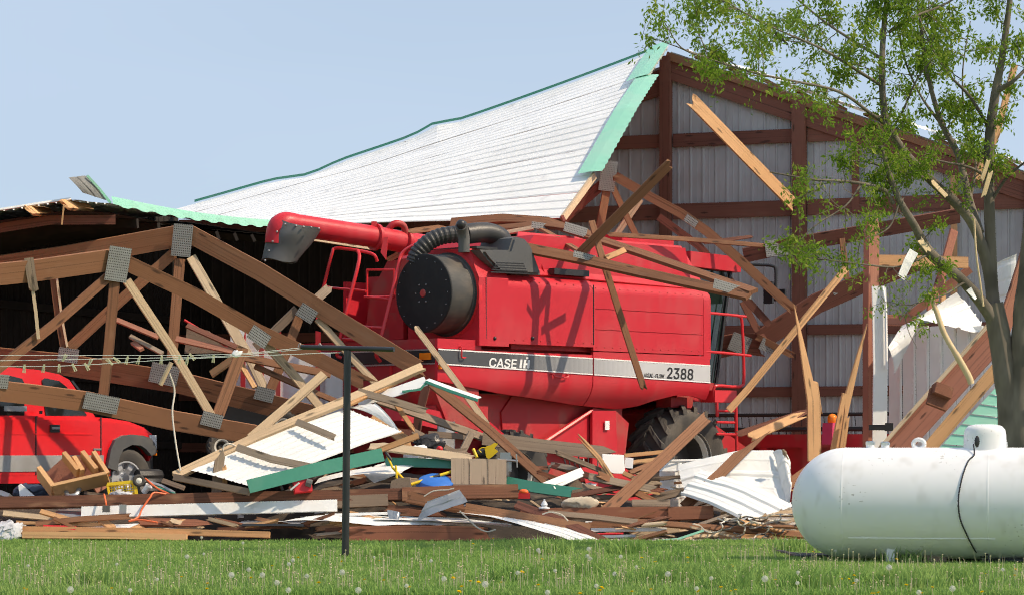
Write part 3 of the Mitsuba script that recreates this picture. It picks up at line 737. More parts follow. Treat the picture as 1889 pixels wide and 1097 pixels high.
# rotary screen
v_c, w_c = on_rear(780, 541, .30)
RS = .565
d, = [lathe([(0, 0), (RS * .12, 0), (RS - .02, 0), (RS, .015), (RS, .03)], 48)]
MD = np.eye(4); MD[:3, 0], MD[:3, 1], MD[:3, 2] = [0, 1, 0], [0, 0, 1], [1, 0, 0]; MD[:3, 3] = [.30, v_c, w_c]
def lx(m): return MB().add(m[0] @ MD[:3, :3].T + MD[:3, 3], m[1])
cpart('screen_face', lx(d), 'screen_black', 40)
cpart('screen_drum', lx(lathe([(RS, .03), (RS + .004, .035), (RS, .05), (RS, .46), (RS + .02, .47), (RS + .02, .50)], 48)), 'drum_side', 40)
cpart('screen_seal', lx(lathe([(RS + .02, .485), (RS + .045, .49), (RS + .045, .53), (RS - .1, .53)], 48)), 'dark_plastic', 40)
mb = MB()
cpart('screen_hub', lx(lathe([(0, -.012), (.05, -.012), (.06, 0)], 12)), 'red_dirty')
for q in range(6): mb.tm(trimesh.creation.icosphere(subdivisions=0, radius=.012).apply_translation([.295, v_c + .14 * math.cos(q * 1.047), w_c + .14 * math.sin(q * 1.047)]))
for q in range(18): mb.tm(trimesh.creation.icosphere(subdivisions=0, radius=.008).apply_translation([.298, v_c + .50 * math.cos(q * .349), w_c + .50 * math.sin(q * .349)]))
cpart('screen_bolts', mb, 'steel')
# housing behind the drum, red, with a round opening lip
hb = np.array([on_rear(x, y, .80) for x, y in ((872, 462), (758, 456), (770, 640), (885, 640))])
cpart('screen_housing', prism([(-.06, 2.62), (-.05, 3.60), (.02, 3.72), (.14, 4.02), (1.40, 4.06), (1.40, 2.75), (1.2, 2.62)], (0, 1, 0), (0, 0, 1), (1, 0, 0), (.80, 0, 0), .62), 'red_paint')
cpart('housing_lip', lx(lathe([(RS + .02, .495), (RS + .09, .495), (RS + .09, .56)], 48)), 'red_clean', 40)
cpart('housing_grille', cbox(.86, 1.3, .05, 1.2, 4.02, 4.055), 'dark_plastic')

# air intake: moulded hood, elbow, ribbed hose and exhaust stub
hp = [on_side(x, y, .10) for x, y in ((870, 462), (923, 463), (930, 441), (937, 438), (953, 443), (963, 456), (982, 509), (905, 503), (884, 481))]
g = Polygon(hp)
mb = MB()
for k, (ins, va, vb) in enumerate(((0.03, -.10, -.06), (0.0, -.06, .55))):
    q = g.buffer(-ins) if ins else g
    prism(list(q.exterior.coords)[:-1], (1, 0, 0), (0, 0, 1), (0, 1, 0), (0, va, 0), vb - va, mb)
cpart('intake_hood', mb, 'grey_plastic')
for q in range(5):
    a, b = on_side(915 - q * 2.4, 484 + q * 4.2, -.1), on_side(966 + q * 2.2, 486 + q * 4.6, -.1)
    cpart('louvre', MB().add([[a[0], -.105, a[1]], [b[0], -.105, b[1]], [b[0], -.105, b[1] - .018], [a[0], -.105, a[1] - .018], [a[0], -.08, a[1]], [b[0], -.08, b[1]], [b[0], -.08, b[1] - .018], [a[0], -.08, a[1] - .018]], [[0, 1, 2, 3], [0, 4, 5, 1], [2, 6, 7, 3], [1, 5, 6, 2], [3, 7, 4, 0]]), 'print_black')
def sp(x, y, v): u, w = on_side(x, y, v); return [u, v, w]
cpart('intake_elbow', tube(smooth_path([sp(932, 462, .28), sp(924, 441, .3), sp(905, 431, .35), sp(880, 430, .4), sp(858, 433, .45)], 6), .150, 16), 'dark_plastic', 50)
hose = smooth_path([sp(862, 434, .45), sp(838, 433, .5), sp(812, 437, .6), sp(790, 448, .7), sp(772, 466, .8), sp(764, 485, .85)], 12)
cpart('ribbed_hose', tube(hose, .118 + .010 * (np.arange(len(hose)) % 4 < 2), 18), 'dark_plastic')
cpart('exhaust_stub', tube([sp(856, 466, .2), sp(856, 440, .2), sp(853, 425, .18), sp(851, 416, .12)], [.085, .085, .088, .09], 14), 'grey_plastic', 40)
cpart('exhaust_mouth', ball(sp(850.5, 414.5, .10), .07, 2), 'print_black', True)

# grain tank and hopper extensions
cpart('grain_tank', prism([(1.7, 2.6), (6.1, 2.6), (6.1, 3.72), (5.9, 3.72), (5.75, 4.30), (2.2, 4.30), (1.7, 3.72)], (1, 0, 0), (0, 0, 1), (0, 1, 0), (0, .16, 0), 2.6), 'red_paint')
def cquad(P, m, name, thick=.03):
    P = np.array(P, float); n = unit(np.cross(P[1] - P[0], P[3] - P[0])) * thick
    return cpart(name, MB().add(np.vstack([P, P + n]), [[0, 1, 2, 3], [7, 6, 5, 4], [0, 4, 5, 1], [1, 5, 6, 2], [2, 6, 7, 3], [3, 7, 4, 0]]), m)
cquad([(1.75, .12, 3.70), (6.2, .12, 3.64), (6.15, .60, 4.36), (2.3, .60, 4.36)], 'red_paint', 'hopper_side')
cquad([sp(992, 470, .2), sp(1005, 503, .12), sp(1004, 503, .16), sp(985, 470, .2)], 'red_paint', 'hopper_rib')
a, b = on_side(1019, 499, .05), on_side(1083, 507, .05)
cpart('hopper_slot', MB().box(((a[0] + b[0]) / 2, .07, (a[1] + b[1]) / 2), b[0] - a[0], .12, .09), 'print_black')
a, b = on_side(1148, 436, .9), on_side(1243, 452, .9)
cpart('hopper_lid', MB().box(((a[0] + b[0]) / 2, 1.3, (a[1] + b[1]) / 2 + .0), b[0] - a[0], .8, .16), 'red_paint')
# cab
rf = [sp(1284, 467, .62), sp(1360, 477, .62)]
cab = Polygon([(6.30, 4.30), (7.55, 4.27), (7.62, 4.18), (7.60, 4.02), (6.30, 4.06)])
cpart('cab_roof', prism(list(cab.exterior.coords)[:-1], (1, 0, 0), (0, 0, 1), (0, 1, 0), (0, .50, 0), 1.9), 'red_paint')
cpart('cab_glass', prism([(6.25, 2.25), (7.05, 2.2), (7.45, 4.04), (6.25, 4.07)], (1, 0, 0), (0, 0, 1), (0, 1, 0), (0, .62, 0), 1.7), 'cab_glass')
cpart('cab_base', prism([(6.1, 1.9), (6.95, 1.9), (7.08, 2.2), (6.1, 2.25)], (1, 0, 0), (0, 0, 1), (0, 1, 0), (0, .62, 0), 1.7), 'red_dirty')
for ua, ub in ((7.46, 7.08),): cpart('cab_pillar', tube([[ua, .6, 4.05], [ub, .6, 2.2]], .03, 6), 'black_steel')
cpart('cab_post', tube([sp(1343, 500, .55), sp(1312, 705, .55)], .012, 5), 'black_steel')
mp = [sp(x, y, v) for x, y, v in ((1362, 487, .45), (1400, 489, .2), (1424, 491, 0), (1431, 500, -.05), (1430, 552, -.05))]
cpart('mirror_arm', tube(smooth_path(mp, 5), .026, 8), 'black_steel', 40)
for x, y0, y1, wd in ((1418, 520, 560, .06), (1436, 534, 555, .10)):
    a, b = sp(x, y0, -.05), sp(x, y1, -.05); cpart('mirror', MB().box(((a[0] + b[0]) / 2, -.05, (a[2] + b[2]) / 2), .05, wd * 3, a[2] - b[2]), 'black_steel')
cpart('mirror_reflector', MB().box((sp(1443, 545, -.05)[0], -.05, sp(1443, 545, -.05)[2]), .03, .1, .16), 'amber')

# platform rails and ladder at the cab
def ctube(P, r, name='rail', m='red_clean'): return cpart(name, tube(smooth_path([sp(*p) for p in P], 5), r, 8), m, 40)
ctube([(1306, 577, .02), (1340, 580, .0), (1376, 584, -.05)], .022)
ctube([(1300, 648, .02), (1340, 651, .0), (1385, 656, -.05)], .022)
ctube([(1363, 583, -.02), (1368, 590, -.03), (1371, 640, -.03), (1372, 700, -.03), (1368, 711, -.03), (1355, 713, -.03), (1325, 711, -.02), (1317, 716, 0), (1316, 735, .02)], .024)
u0, w0 = on_side(1318, 719, -.02); u1, w1 = on_side(1358, 742, -.02)
cpart('ladder_box', MB().box(((u0 + u1) / 2, .12, (w0 + w1) / 2), u1 - u0, .3, w0 - w1), 'red_clean')
for x in (1322, 1357): ctube([(x, 735, 0), (x + 1, 765, 0), (x + 2, 832 if x > 1340 else 760, .02)], .026, 'ladder_rail')
for y in (757, 778, 800): ctube([(1322, y, .02), (1340, y + .5, .02), (1358, y + 1, .02)], .02, 'ladder_step')

# rear ladder rails up to the engine deck
def rp(x, y, u): v, w = on_rear(x, y, u); return [u, v, w]
def rtube(P, r=.024, m='red_clean', name='rear_rail'): return cpart(name, tube(smooth_path([rp(*p) for p in P], 5), r, 8), m, 40)
rtube([(696, 483, .5), (690, 471, .45), (672, 465, .4), (640, 460, .35), (618, 459, .3), (612, 470, .25), (598, 525, .2), (589, 558, .15), (585, 590, .1)])
rtube([(660, 463, .35), (663, 475, .3), (657, 505, .2), (640, 570, .05), (624, 640, -.1), (622, 655, -.1), (630, 660, -.05)], .027)
rtube([(800, 456, .6), (780, 451, .5), (760, 455, .4), (741, 470, .3), (733, 500, .2), (716, 570, .05), (698, 640, -.1), (694, 655, -.12), (702, 667, -.05)], .027)
rtube([(596, 529, .2), (630, 533, .2), (675, 537, .2)], .018)
rtube([(672, 548, .3), (700, 550, .3), (722, 553, .3)], .018)
for y in (600, 625): rtube([(637 - (y - 600) * .25, y, 0), (710 - (y - 600) * .25, y + 5, 0)], .02, name='ladder_step')

# unloading auger, folded back along the far side
ag = [at(526, 413, 38.8), at(600, 424, 39.2), at(680, 436, 39.7), at(722, 443, 39.95), at(790, 455, 40.5)]
put(combine, 'auger_tube', tube(np.array(ag), [.165, .165, .165, .165, .17], 22), 'red_paint', 40)
put(combine, 'auger_elbow', tube(smooth_path([at(545, 416, 38.9), at(527, 413, 38.8), at(516, 419, 38.75), at(512, 432, 38.75), at(510, 450, 38.75)], 6), [.172] * 25, 20), 'red_paint', 40)
for (x, y, Y) in ((690, 437.5, 39.75), (744, 447, 40.1)):
    a = unit(ag[-1] - ag[0]); put(combine, 'auger_flange', tube([at(x, y, Y), at(x, y, Y) + a * .05], .205, 22), 'red_paint', 40)
put(combine, 'auger_bracket', MB().box(at(690, 414, 39.7), .08, .06, .08), 'red_clean')
put(combine, 'auger_pivot', tube(smooth_path([at(752, 448, 40.1), at(745, 418, 40.0), at(728, 413, 39.9), at(715, 425, 39.9)], 5), .05, 10), 'red_dirty', 40)
put(combine, 'auger_arm', prism([at(x, y, 39.4)[[0, 2]] for x, y in ((708, 438), (716, 438), (712, 480), (702, 466))], (1, 0, 0), (0, 0, 1), (0, 1, 0), (0, 39.4, 0), .08), 'red_clean')
# rubber boot at its mouth
ring0 = [(505, 412), (520, 408), (560, 414), (590, 420)]; n = 14
mb = MB(); V = []
for q in range(13):
    t = q / 12
    cx, cy = 546 + (515 - 546) * t, 414 + (482 - 414) * t
    wx = 46 + (33 - 46) * t; wd = .21 + .02 * math.sin(t * 6)
    for kk in range(n):
        a = 2 * math.pi * kk / n
        y = cy + (6 * math.cos(a)) * (1 - t) + (wx * math.cos(a)) * .10 + 2.5 * math.sin(a * 3 + t * 5)
        V.append(at(cx + wx * math.cos(a), y, 38.78) + np.array([0, wd * math.sin(a), 0]))
f = [[q * n + kk, q * n + (kk + 1) % n, (q + 1) * n + (kk + 1) % n, (q + 1) * n + kk] for q in range(12) for kk in range(n)]
put(combine, 'auger_boot', MB().add(V, f), 'boot_rubber', 50, label='black rubber boot riveted to the mouth of the unloading auger')
mb = MB()
for x, y in ((526, 414), (546, 417), (560, 419), (574, 420), (588, 422), (511, 428), (503, 446), (496, 463), (489, 481)): mb.tm(trimesh.creation.icosphere(subdivisions=1, radius=.017).apply_translation(at(x, y, 38.55)))
put(combine, 'boot_rivets', mb, 'steel', True)

# lower body: rotor housing, chutes and braces, axles, wheels, feeder house and header
cpart('lower_body', prism([(.55, 1.45), (.75, .95), (2.6, .75), (4.1, .62), (4.55, 1.0), (4.55, 1.9), (.55, 1.95)], (1, 0, 0), (0, 0, 1), (0, 1, 0), (0, .45, 0), 2.0), 'red_dirty')
def lowpx(P, v, d, m='red_dirty', name='lower_plate'): return cpart(name, prism([on_side(x, y, v) for x, y in P], (1, 0, 0), (0, 0, 1), (0, 1, 0), (0, v, 0), d), m)
lowpx([(1000, 815), (1095, 752), (1140, 762), (1128, 845), (1060, 845)], .30, .05, 'red_paint')
lowpx([(1093, 757), (1136, 757), (1140, 868), (1093, 868)], .22, .05, 'red_paint')
lowpx([(1136, 757), (1160, 780), (1150, 868), (1136, 868)], .24, .05, 'red_dirty')
lowpx([(925, 760), (945, 730), (1090, 752), (1095, 762), (1000, 818), (930, 830)], .42, .04, 'red_dirty')
lowpx([(750, 745), (905, 778), (930, 800), (900, 812), (740, 775)], .1, .4, 'red_paint', 'chaff_spreader')
cpart('brace', tube([sp(1000, 818, .26), sp(1092, 757, .26)], .03, 6), 'red_clean'); 
u, w = on_side(1119, 784, .2); cpart('warning_decal', MB().box((u, .19, w), .10, .01, .14), 'print_white')
u, w = on_side(838, 740, .05); cpart('underside_box', cbox(.1, 1.2, .15, 2.7, 1.5, 1.75), 'red_dirty')
mb = MB()
for q in range(8): 
    pts = [sp(1040 + 9 * q, 850 + rnd.uniform(-12, 8), .1), sp(1046 + 8 * q, 870 + rnd.uniform(-9, 9), .05), sp(1060 + 5 * q, 885 + rnd.uniform(-12, 5), .12)]
    tube(smooth_path(pts, 4), .012, 5, mb=mb)
cpart('hydraulic_hoses', mb, 'black_steel', label='tangle of black hydraulic hoses under the body')

def tyre(R, Wd, rim, lugs, lug_h, M, parent, holder_name='wheel', chev=.75, rubber='rubber', rimmat='print_white', steer=None):
    h = Wd / 2
    prof = [(rim, -h * .72), (rim + .04, -h * .86), (rim + (R - rim) * .55, -h * 1.0), (R - lug_h * 1.6, -h * .93), (R - lug_h, -h * .6), (R - lug_h * .9, 0), (R - lug_h, h * .6), (R - lug_h * 1.6, h * .93), (rim + (R - rim) * .55, h), (rim + .04, h * .86), (rim, h * .72)]
    t = MB().add(*lathe(prof, 40))
    wheel = put(parent, holder_name, t, rubber, 45, M=M)
    mb = MB()
    for s in (-1, 1):
        for q in range(lugs):
            a0 = 2 * math.pi * (q + (.5 if s > 0 else 0)) / lugs
            P = []
            for b in (0, .5, 1):
                z = s * (h * (.02 + .93 * b)); a = a0 + chev * b * (Wd / R) * .6
                rr = R - lug_h * (.0 if b < .9 else .55)
                dd = .042 * (1 + .35 * b) / R * (R / .9)
                for (da, r2) in ((-dd, R - lug_h * 1.7), (-dd * .8, rr), (dd * .8, rr), (dd, R - lug_h * 1.7)):
                    P.append([r2 * math.cos(a + da), r2 * math.sin(a + da), z])
            f = [[i * 4 + k, i * 4 + k + 1, i * 4 + k + 5, i * 4 + k + 4] for i in range(2) for k in range(3)] + [[0, 1, 2, 3], [11, 10, 9, 8]]
            mb.add(P, f)
    put(wheel, 'tread', mb, rubber, M=M)
    rb = MB().add(*lathe([(rim + .035, h * .90), (rim + .035, h * .80), (rim, h * .74), (rim - .012, h * .62), (rim - .02, h * .5)], 32))
    put(wheel, 'rim', rb, rimmat, 40, M=M)
    put(wheel, 'disc', MB().add(*lathe([(rim - .02, h * .5), (rim - .05, -h * .2), (rim * .45, -h * .25), (rim * .32, h * .05), (0, h * .05)], 32)), 'rim_dark' if R > .5 else rubber, 40, M=M)
    return wheel
# local z of a wheel points outwards, which is -v
def wheel_M(u, v, w): return MC @ np.array([[1, 0, 0, u], [0, 0, -1, v], [0, 1, 0, w], [0, 0, 0, 1.0]])
uf, wf = on_side(1296, 866, .0)
mat('rim_dark', (.05, .046, .043), .7)
mat('rim_cream', dusty((.70, .68, .62), (.40, .35, .28), .5, 3.0), .5)
tyre(.90, .74, .44, 19, .075, wheel_M(uf - .12, .42, .93), combine, 'wheel', rimmat='rim_cream')
tyre(.90, .74, .44, 22, .055, wheel_M(uf - .12, 2.45, .93), combine, 'wheel', rimmat='rim_cream')
ur, wr = on_side(955, 862, .1)
tyre(.66, .48, .28, 18, .04, wheel_M(ur + .05, .30, .76), combine, 'wheel', rimmat='rim_cream')
tyre(.66, .48, .28, 18, .04, wheel_M(ur + .05, 2.5, .76), combine, 'wheel', rimmat='rim_cream')
cpart('axle', tube([[uf - .12, .5, .93], [uf - .12, 2.4, .93]], .14, 10), 'red_dirty'); cpart('axle', tube([[ur + .05, .4, .76], [ur + .05, 2.5, .76]], .10, 10), 'red_dirty')
cpart('wheel_guard', MB().box((on_side(1258, 742, .35)[0], .5, on_side(1258, 742, .3)[1]), .55, .3, .16), 'red_dirty')
cpart('feeder_house', prism([(5.9, 1.7), (6.6, 1.9), (8.6, 1.0), (8.6, .35), (5.9, .8)], (1, 0, 0), (0, 0, 1), (0, 1, 0), (0, .9, 0), 1.1), 'red_dirty')
header = thing('grain_header', 'long dark red grain header lying behind the fallen sheets with its black reel', 'header')
def hpart(name, mb, m, **k): return put(header, name, mb, m, M=MC, **k)
H0, H1 = 8.45, 8.85
hpart('top_beam', cbox(H0, H0 + .14, -2.2, 5.2, 1.15, 1.37), 'red_dirty'); hpart('bottom_beam', cbox(H0, H0 + .2, -2.2, 5.2, .25, .42), 'red_dirty')
hpart('back_sheet', cbox(H0 + .16, H0 + .2, -2.2, 5.2, .3, 1.3), 'red_dirty')
for v in np.arange(-2.1, 5.2, .9): hpart('upright', cbox(H0 - .02, H0 + .13, v, v + .16, .4, 1.15), 'red_dirty')
hpart('end_divider', cbox(H0, H0 + 1.2, -2.3, -2.2, .25, 1.2), 'pink_paint')
for k in range(5):
    a = k * 2 * math.pi / 5 + .35
    hpart('reel_bat', tube([[H0 + 1.1 + .45 * math.cos(a), -2.0, 1.35 + .36 * math.sin(a)], [H0 + 1.1 + .45 * math.cos(a), 5.0, 1.35 + .36 * math.sin(a)]], .035, 6), 'black_steel')
mb = MB()
for v in np.arange(-2.0, 5.0, .16):
    for k in range(5):
        a = k * 2 * math.pi / 5 + .35
        c = np.array([H0 + 1.1 + .45 * math.cos(a), v, 1.35 + .36 * math.sin(a)]); tube([c, c + [.03, 0, -.2]], .008, 4, mb=mb)
labels[hpart('reel_tines', mb, 'black_steel')] = {'kind': 'stuff', 'label': 'many thin steel tines of the reel'}
hpart('beacon_post', prism([(8.0, 1.2), (8.22, 1.2), (8.28, 1.55), (8.02, 1.55)], (1, 0, 0), (0, 0, 1), (0, 1, 0), (0, -1.05, 0), .2), 'pink_paint')
hpart('beacon', MB().add(*(lambda q: (q.vertices, q.faces))(trimesh.creation.capsule(height=.03, radius=.085, count=[12, 10]).apply_translation([8.15, -.95, 1.60]))), 'amber', smooth=True)

# ---------------------------------------------------------------- red pickup truck (u to its front, v away from us)
ta = math.radians(46)
tu, tv, TO = np.array([math.cos(ta), math.sin(ta), 0]), np.array([-math.sin(ta), math.cos(ta), 0]), np.array(at(150, 880, 35.5)); TO[2] = 0
MT = np.eye(4); MT[:3, 0], MT[:3, 1], MT[:3, 2], MT[:3, 3] = tu, tv, UP, TO
truck = thing('pickup_truck', 'bright red pickup truck with silver lower sides under a fallen roof truss', 'truck')
def ts(x, y, v=0.0):
    dx = (x - CX) / F; Y = (v + TO[:2] @ tv[:2]) / (dx * tv[0] + tv[1])
    return (dx * Y - TO[0]) * tu[0] + (Y - TO[1]) * tu[1], EYE + (CY - y) / F * Y
def tpart(name, mb, m, smooth=False, label=None, parent=None): return put(parent or truck, name, mb, m, smooth, label, MT)
wc = ts(241, 880)
arch = [ts(*q) for q in ((210, 868), (213, 845), (221, 826), (238, 817), (256, 818), (267, 826), (277, 840), (279, 850))]
low = ts(0, 886)[1]
line = [ts(x, y) for x, y in ((-200, 766), (66, 766), (150, 767), (172, 768), (206, 771), (242, 777), (270, 788), (284, 800), (287, 815), (286, 832))]
rear_u = ts(66, 760)[0] - 4.2
body = [(rear_u, low + .05), (rear_u, line[0][1])] + line + [(line[-1][0], arch[-1][1] + .1)] + [p for p in arch[::-1]] + [(arch[0][0] - .02, low)]
def rounded_side(poly, d0=.05):
    mb = MB(); g = Polygon(poly).buffer(0)
    prism(list(g.buffer(-.05).exterior.coords)[:-1], (1, 0, 0), (0, 0, 1), (0, 1, 0), (0, 0, 0), .03, mb)
    prism(list(g.buffer(-.02).exterior.coords)[:-1], (1, 0, 0), (0, 0, 1), (0, 1, 0), (0, .022, 0), .03, mb)
    prism(list(g.exterior.coords)[:-1], (1, 0, 0), (0, 0, 1), (0, 1, 0), (0, .05, 0), 1.86, mb)
    return mb
tpart('body', rounded_side(body), 'truck_red', 30)
# cab with its windows
roof = [ts(x, y, .12) for x, y in ((-150, 768), (-150, 690), (-120, 680), (-60, 676), (20, 677), (70, 682), (108, 690), (126, 700), (174, 768))]
tpart('cab', prism(roof, (1, 0, 0), (0, 0, 1), (0, 1, 0), (0, .10, 0), 1.66), 'truck_red', 30)
for P in ([(84, 766), (77, 701), (82, 697), (108, 702), (122, 713), (160, 766)], [(-70, 766), (-62, 692), (12, 691), (40, 698), (44, 706), (44, 766)]):
    tpart('window', prism([ts(x, y, .095) for x, y in P], (1, 0, 0), (0, 0, 1), (0, 1, 0), (0, .085, 0), .03), 'window_dark')
tpart('windshield', prism([ts(x, y, .3) for x, y in ((128, 701), (172, 758), (168, 758), (125, 703))], (1, 0, 0), (0, 0, 1), (0, 1, 0), (0, .22, 0), 1.4), 'window_dark')
tpart('window_sticker', MB().box((ts(30, 753, .05)[0], .07, ts(30, 753, .05)[1]), .36, .01, .07), 'grey_metal')
a0 = ts(186, 838); 
tpart('lower_trim', prism([(rear_u, ts(0, 870)[1]), (rear_u, ts(0, 839)[1]), (ts(190, 839)[0], ts(190, 839)[1]), (ts(190, 868)[0], ts(190, 868)[1])], (1, 0, 0), (0, 0, 1), (0, 1, 0), (0, -.014, 0), .03), 'truck_silver', label='silver band along the lower side')
tpart('rocker', prism([(rear_u, low - .04), (rear_u, low + .06), (ts(190, 880)[0], low + .06), (ts(190, 880)[0], low - .04)], (1, 0, 0), (0, 0, 1), (0, 1, 0), (0, .0, 0), .1), 'truck_red')
for x in (66, 186, -90):
    u = ts(x, 800)[0]
    tpart('door_gap', MB().box((u, -.002, (low + line[1][1]) / 2 + .03), .018, .012, line[1][1] - low - .08), 'print_black')
for z in (762,): tpart('door_moulding', MB().box(((rear_u + ts(170, 770)[0]) / 2, .0, ts(100, 800)[1]), ts(170, 770)[0] - rear_u, .02, .015), 'truck_red')
hnd = tpart('door_handle', MB().box((ts(100, 790)[0], -.01, ts(100, 790)[1]), .15, .03, .10), 'dark_plastic')
tpart('handle_bar', MB().box((ts(100, 790)[0], -.035, ts(100, 789)[1]), .12, .025, .03), 'steel', parent=hnd)
tpart('fuel_cap', lathe([(0, .0), (.03, 0), (.03, .02)], 12)[0:2] and MB().box((ts(75, 760)[0], -.005, ts(75, 760)[1]), .04, .02, .04), 'print_black')
# flared arch, bumper, lamps
fl = [ts(*q) for q in ((212, 868), (215, 845), (223, 828), (239, 820), (255, 821), (265, 828), (275, 840))]
fo = [ts(*q) for q in ((285, 834), (281, 818), (274, 808), (260, 803), (240, 801), (222, 803), (208, 811), (200, 828), (194, 862))]
tpart('fender_flare', prism(fl + fo, (1, 0, 0), (0, 0, 1), (0, 1, 0), (0, -.06, 0), .1), 'grey_plastic', 25)
ub = line[-2][0]
tpart('headlamp', MB().box((ub - .05, .10, ts(285, 815)[1]), .12, .22, .20), 'lamp_clear')
tpart('turn_signal', MB().box((ub - .04, .08, ts(285, 832)[1] - .02), .10, .2, .07), 'amber')
bp = smooth_path([(ub - .35, -.04, .62), (ub - .05, -.04, .62), (ub + .09, .12, .62), (ub + .15, .95, .62), (ub + .09, 1.78, .62), (ub - .05, 1.93, .62)], 5)
mb = MB(); 
for dz in (-.17, -.06, .06, .15): tube(bp + [0, 0, dz], .085, 8, mb=mb)
tpart('bumper', mb, 'dark_plastic', 40)
tpart('inner_arch', MB().box((wc[0], .6, wc[1] + .1), 1.0, .9, .8), 'print_black')
tpart('name_badge', MB().box((ts(179, 828)[0], -.008, ts(179, 828)[1]), .13, .012, .025), 'steel')
# front wheel, steered towards us
sa = math.radians(-6)
def RZ(a): return np.array([[math.cos(a), -math.sin(a), 0, 0], [math.sin(a), math.cos(a), 0, 0], [0, 0, 1, 0], [0, 0, 0, 1.0]])
def truck_wheel(u, v, w, steer, R=.42):
    M = MT @ np.array([[1, 0, 0, u], [0, 1, 0, v], [0, 0, 1, w], [0, 0, 0, 1.0]]) @ RZ(steer) @ np.array([[1, 0, 0, 0], [0, 0, -1, 0], [0, 1, 0, 0], [0, 0, 0, 1.0]])
    t = MB().add(*lathe([(.22, -.11), (.25, -.125), (.34, -.135), (R - .02, -.115), (R, -.08), (R, .08), (R - .02, .115), (.34, .135), (.25, .125), (.22, .11)], 36))
    wh = put(truck, 'wheel', t, 'rubber', 40, M=M)
    put(wh, 'rim', MB().add(*lathe([(.235, .12), (.215, .12), (.205, .04), (.19, -.02), (.05, .0)], 32)), 'alloy', 40, M=M)
    for q in range(6):
        a = q * math.pi / 3; c, s = math.cos(a), math.sin(a)
        mb = MB(); P = []
        for rr, hw, z in ((.05, .045, .05), (.13, .035, .085), (.21, .045, .085)):
            P += [[rr * c - hw * s, rr * s + hw * c, z], [rr * c + hw * s, rr * s - hw * c, z], [rr * c + hw * s, rr * s - hw * c, z - .05], [rr * c - hw * s, rr * s + hw * c, z - .05]]
        mb.add(P, [[i * 4 + k, i * 4 + (k + 1) % 4, i * 4 + 4 + (k + 1) % 4, i * 4 + 4 + k] for i in range(2) for k in range(4)])
        put(wh, 'spoke', mb, 'alloy', 20, M=M)
    put(wh, 'hub', MB().add(*lathe([(0, .10), (.05, .10), (.065, .085), (.07, .03)], 16)), 'chrome', 40, M=M)
truck_wheel(ts(234, 880)[0], .11, wc[1] - .01, sa, .41)
truck_wheel(wc[0] - 3.4, .16, wc[1], 0)

# ---------------------------------------------------------------- roof trusses
def plate(parent, x, y, Y, w, h, rot=0.0, n=(.18, -1, -.16)):
    """a steel gusset plate, centre and size in photo pixels"""
    c = at(x, y, Y); s = Y / F
    n = unit(n); r = math.radians(rot)
    ax = unit(np.cross(n, UP)) * -1; ax = unit(np.cross(UP, n)) if ax[0] < 0 else ax
    up = np.cross(n, ax); up = up if up[2] > 0 else -up
    e1 = ax * math.cos(r) - up * math.sin(r); e2 = up * math.cos(r) + ax * math.sin(r)
    W, Hh = w * s / 2, h * s / 2
    V, UV = [], []
    for d in (0, -.004):
        for a, b in ((-1, -1), (1, -1), (1, 1), (-1, 1)):
            V.append(c + e1 * W * a + e2 * Hh * b - n * d * -1); UV.append([W * (a + 1), Hh * (b + 1)])
    f = [[0, 1, 2, 3], [7, 6, 5, 4], [0, 4, 5, 1], [1, 5, 6, 2], [2, 6, 7, 3], [3, 7, 4, 0]]
    put(parent, 'gusset_plate', MB().add(V, f, UV), 'gusset_steel')
def yat(Y, x): return Y(x) if callable(Y) else Y
def member(parent, name, P, w, Yf, m='wood_brown', dY=0.0, **kw):
    Y = yat(Yf, P[0][0])
    pts = [at(p[0], p[1], yat(Yf, p[0]) + dY + (p[2] if len(p) > 2 else 0)) for p in P]
    kw.setdefault('nrm', (.26, -1, -.28)); kw.setdefault('t', .055 if 'chord' in name else .042)
    return put(parent, name, board(pts, w * Y / F * (.91 if 'chord' in name else 1), **kw), m)

NA = (.5, -.9, -.27)
ta_ = thing('roof_truss', 'nearest fallen roof truss, its peak plate above the red pickup truck', 'roof truss')
Y = lambda x: 33.3 + 2.0 * min(max(x / 480, -.2), 1.15)
member(ta_, 'top_chord', [(-90, 515), (60, 500), (216, 478)], 45, Y, nrm=NA)
member(ta_, 'top_chord', [(226, 482), (360, 545), (478, 612), (590, 664), (672, 706)], 31, Y, jag=(0, .25), nrm=NA)
member(ta_, 'bottom_chord', [(-80, 712), (60, 727), (160, 740), (320, 775), (470, 801)], 42, Y, nrm=NA)
member(ta_, 'web', [(212, 512), (201, 640), (190, 735)], 19, Y, dY=.05)
member(ta_, 'web', [(203, 508), (100, 598), (-30, 700)], 18, Y, dY=.05)
member(ta_, 'web', [(234, 518), (315, 640), (392, 770)], 16, Y, 'wood_pale', dY=.05, nrm=(.35, -1, .25))
member(ta_, 'web', [(448, 640), (428, 695), (402, 766)], 22, Y, dY=.05)
member(ta_, 'web', [(488, 632), (545, 695), (590, 750)], 16, Y, 'wood_pale', dY=.06, nrm=(.35, -1, .25))
member(ta_, 'web', [(53, 476), (57, 505), (62, 532)], 17, Y, 'wood_grey', jag=(0, .06), dY=-.05)
member(ta_, 'web', [(60, 530), (66, 575), (71, 625)], 6, Y, 'wood_pale', dY=-.02)
for a in ((218, 488, 38, 64, 6), (187, 743, 60, 32, 10), (391, 774, 37, 26, 13), (478, 621, 38, 27, 30), (2, 703, 26, 26, 5)): plate(ta_, a[0], a[1], Y(a[0]) - .075, a[2] * 1.14, *a[3:], n=(.5, -.86, -.2))

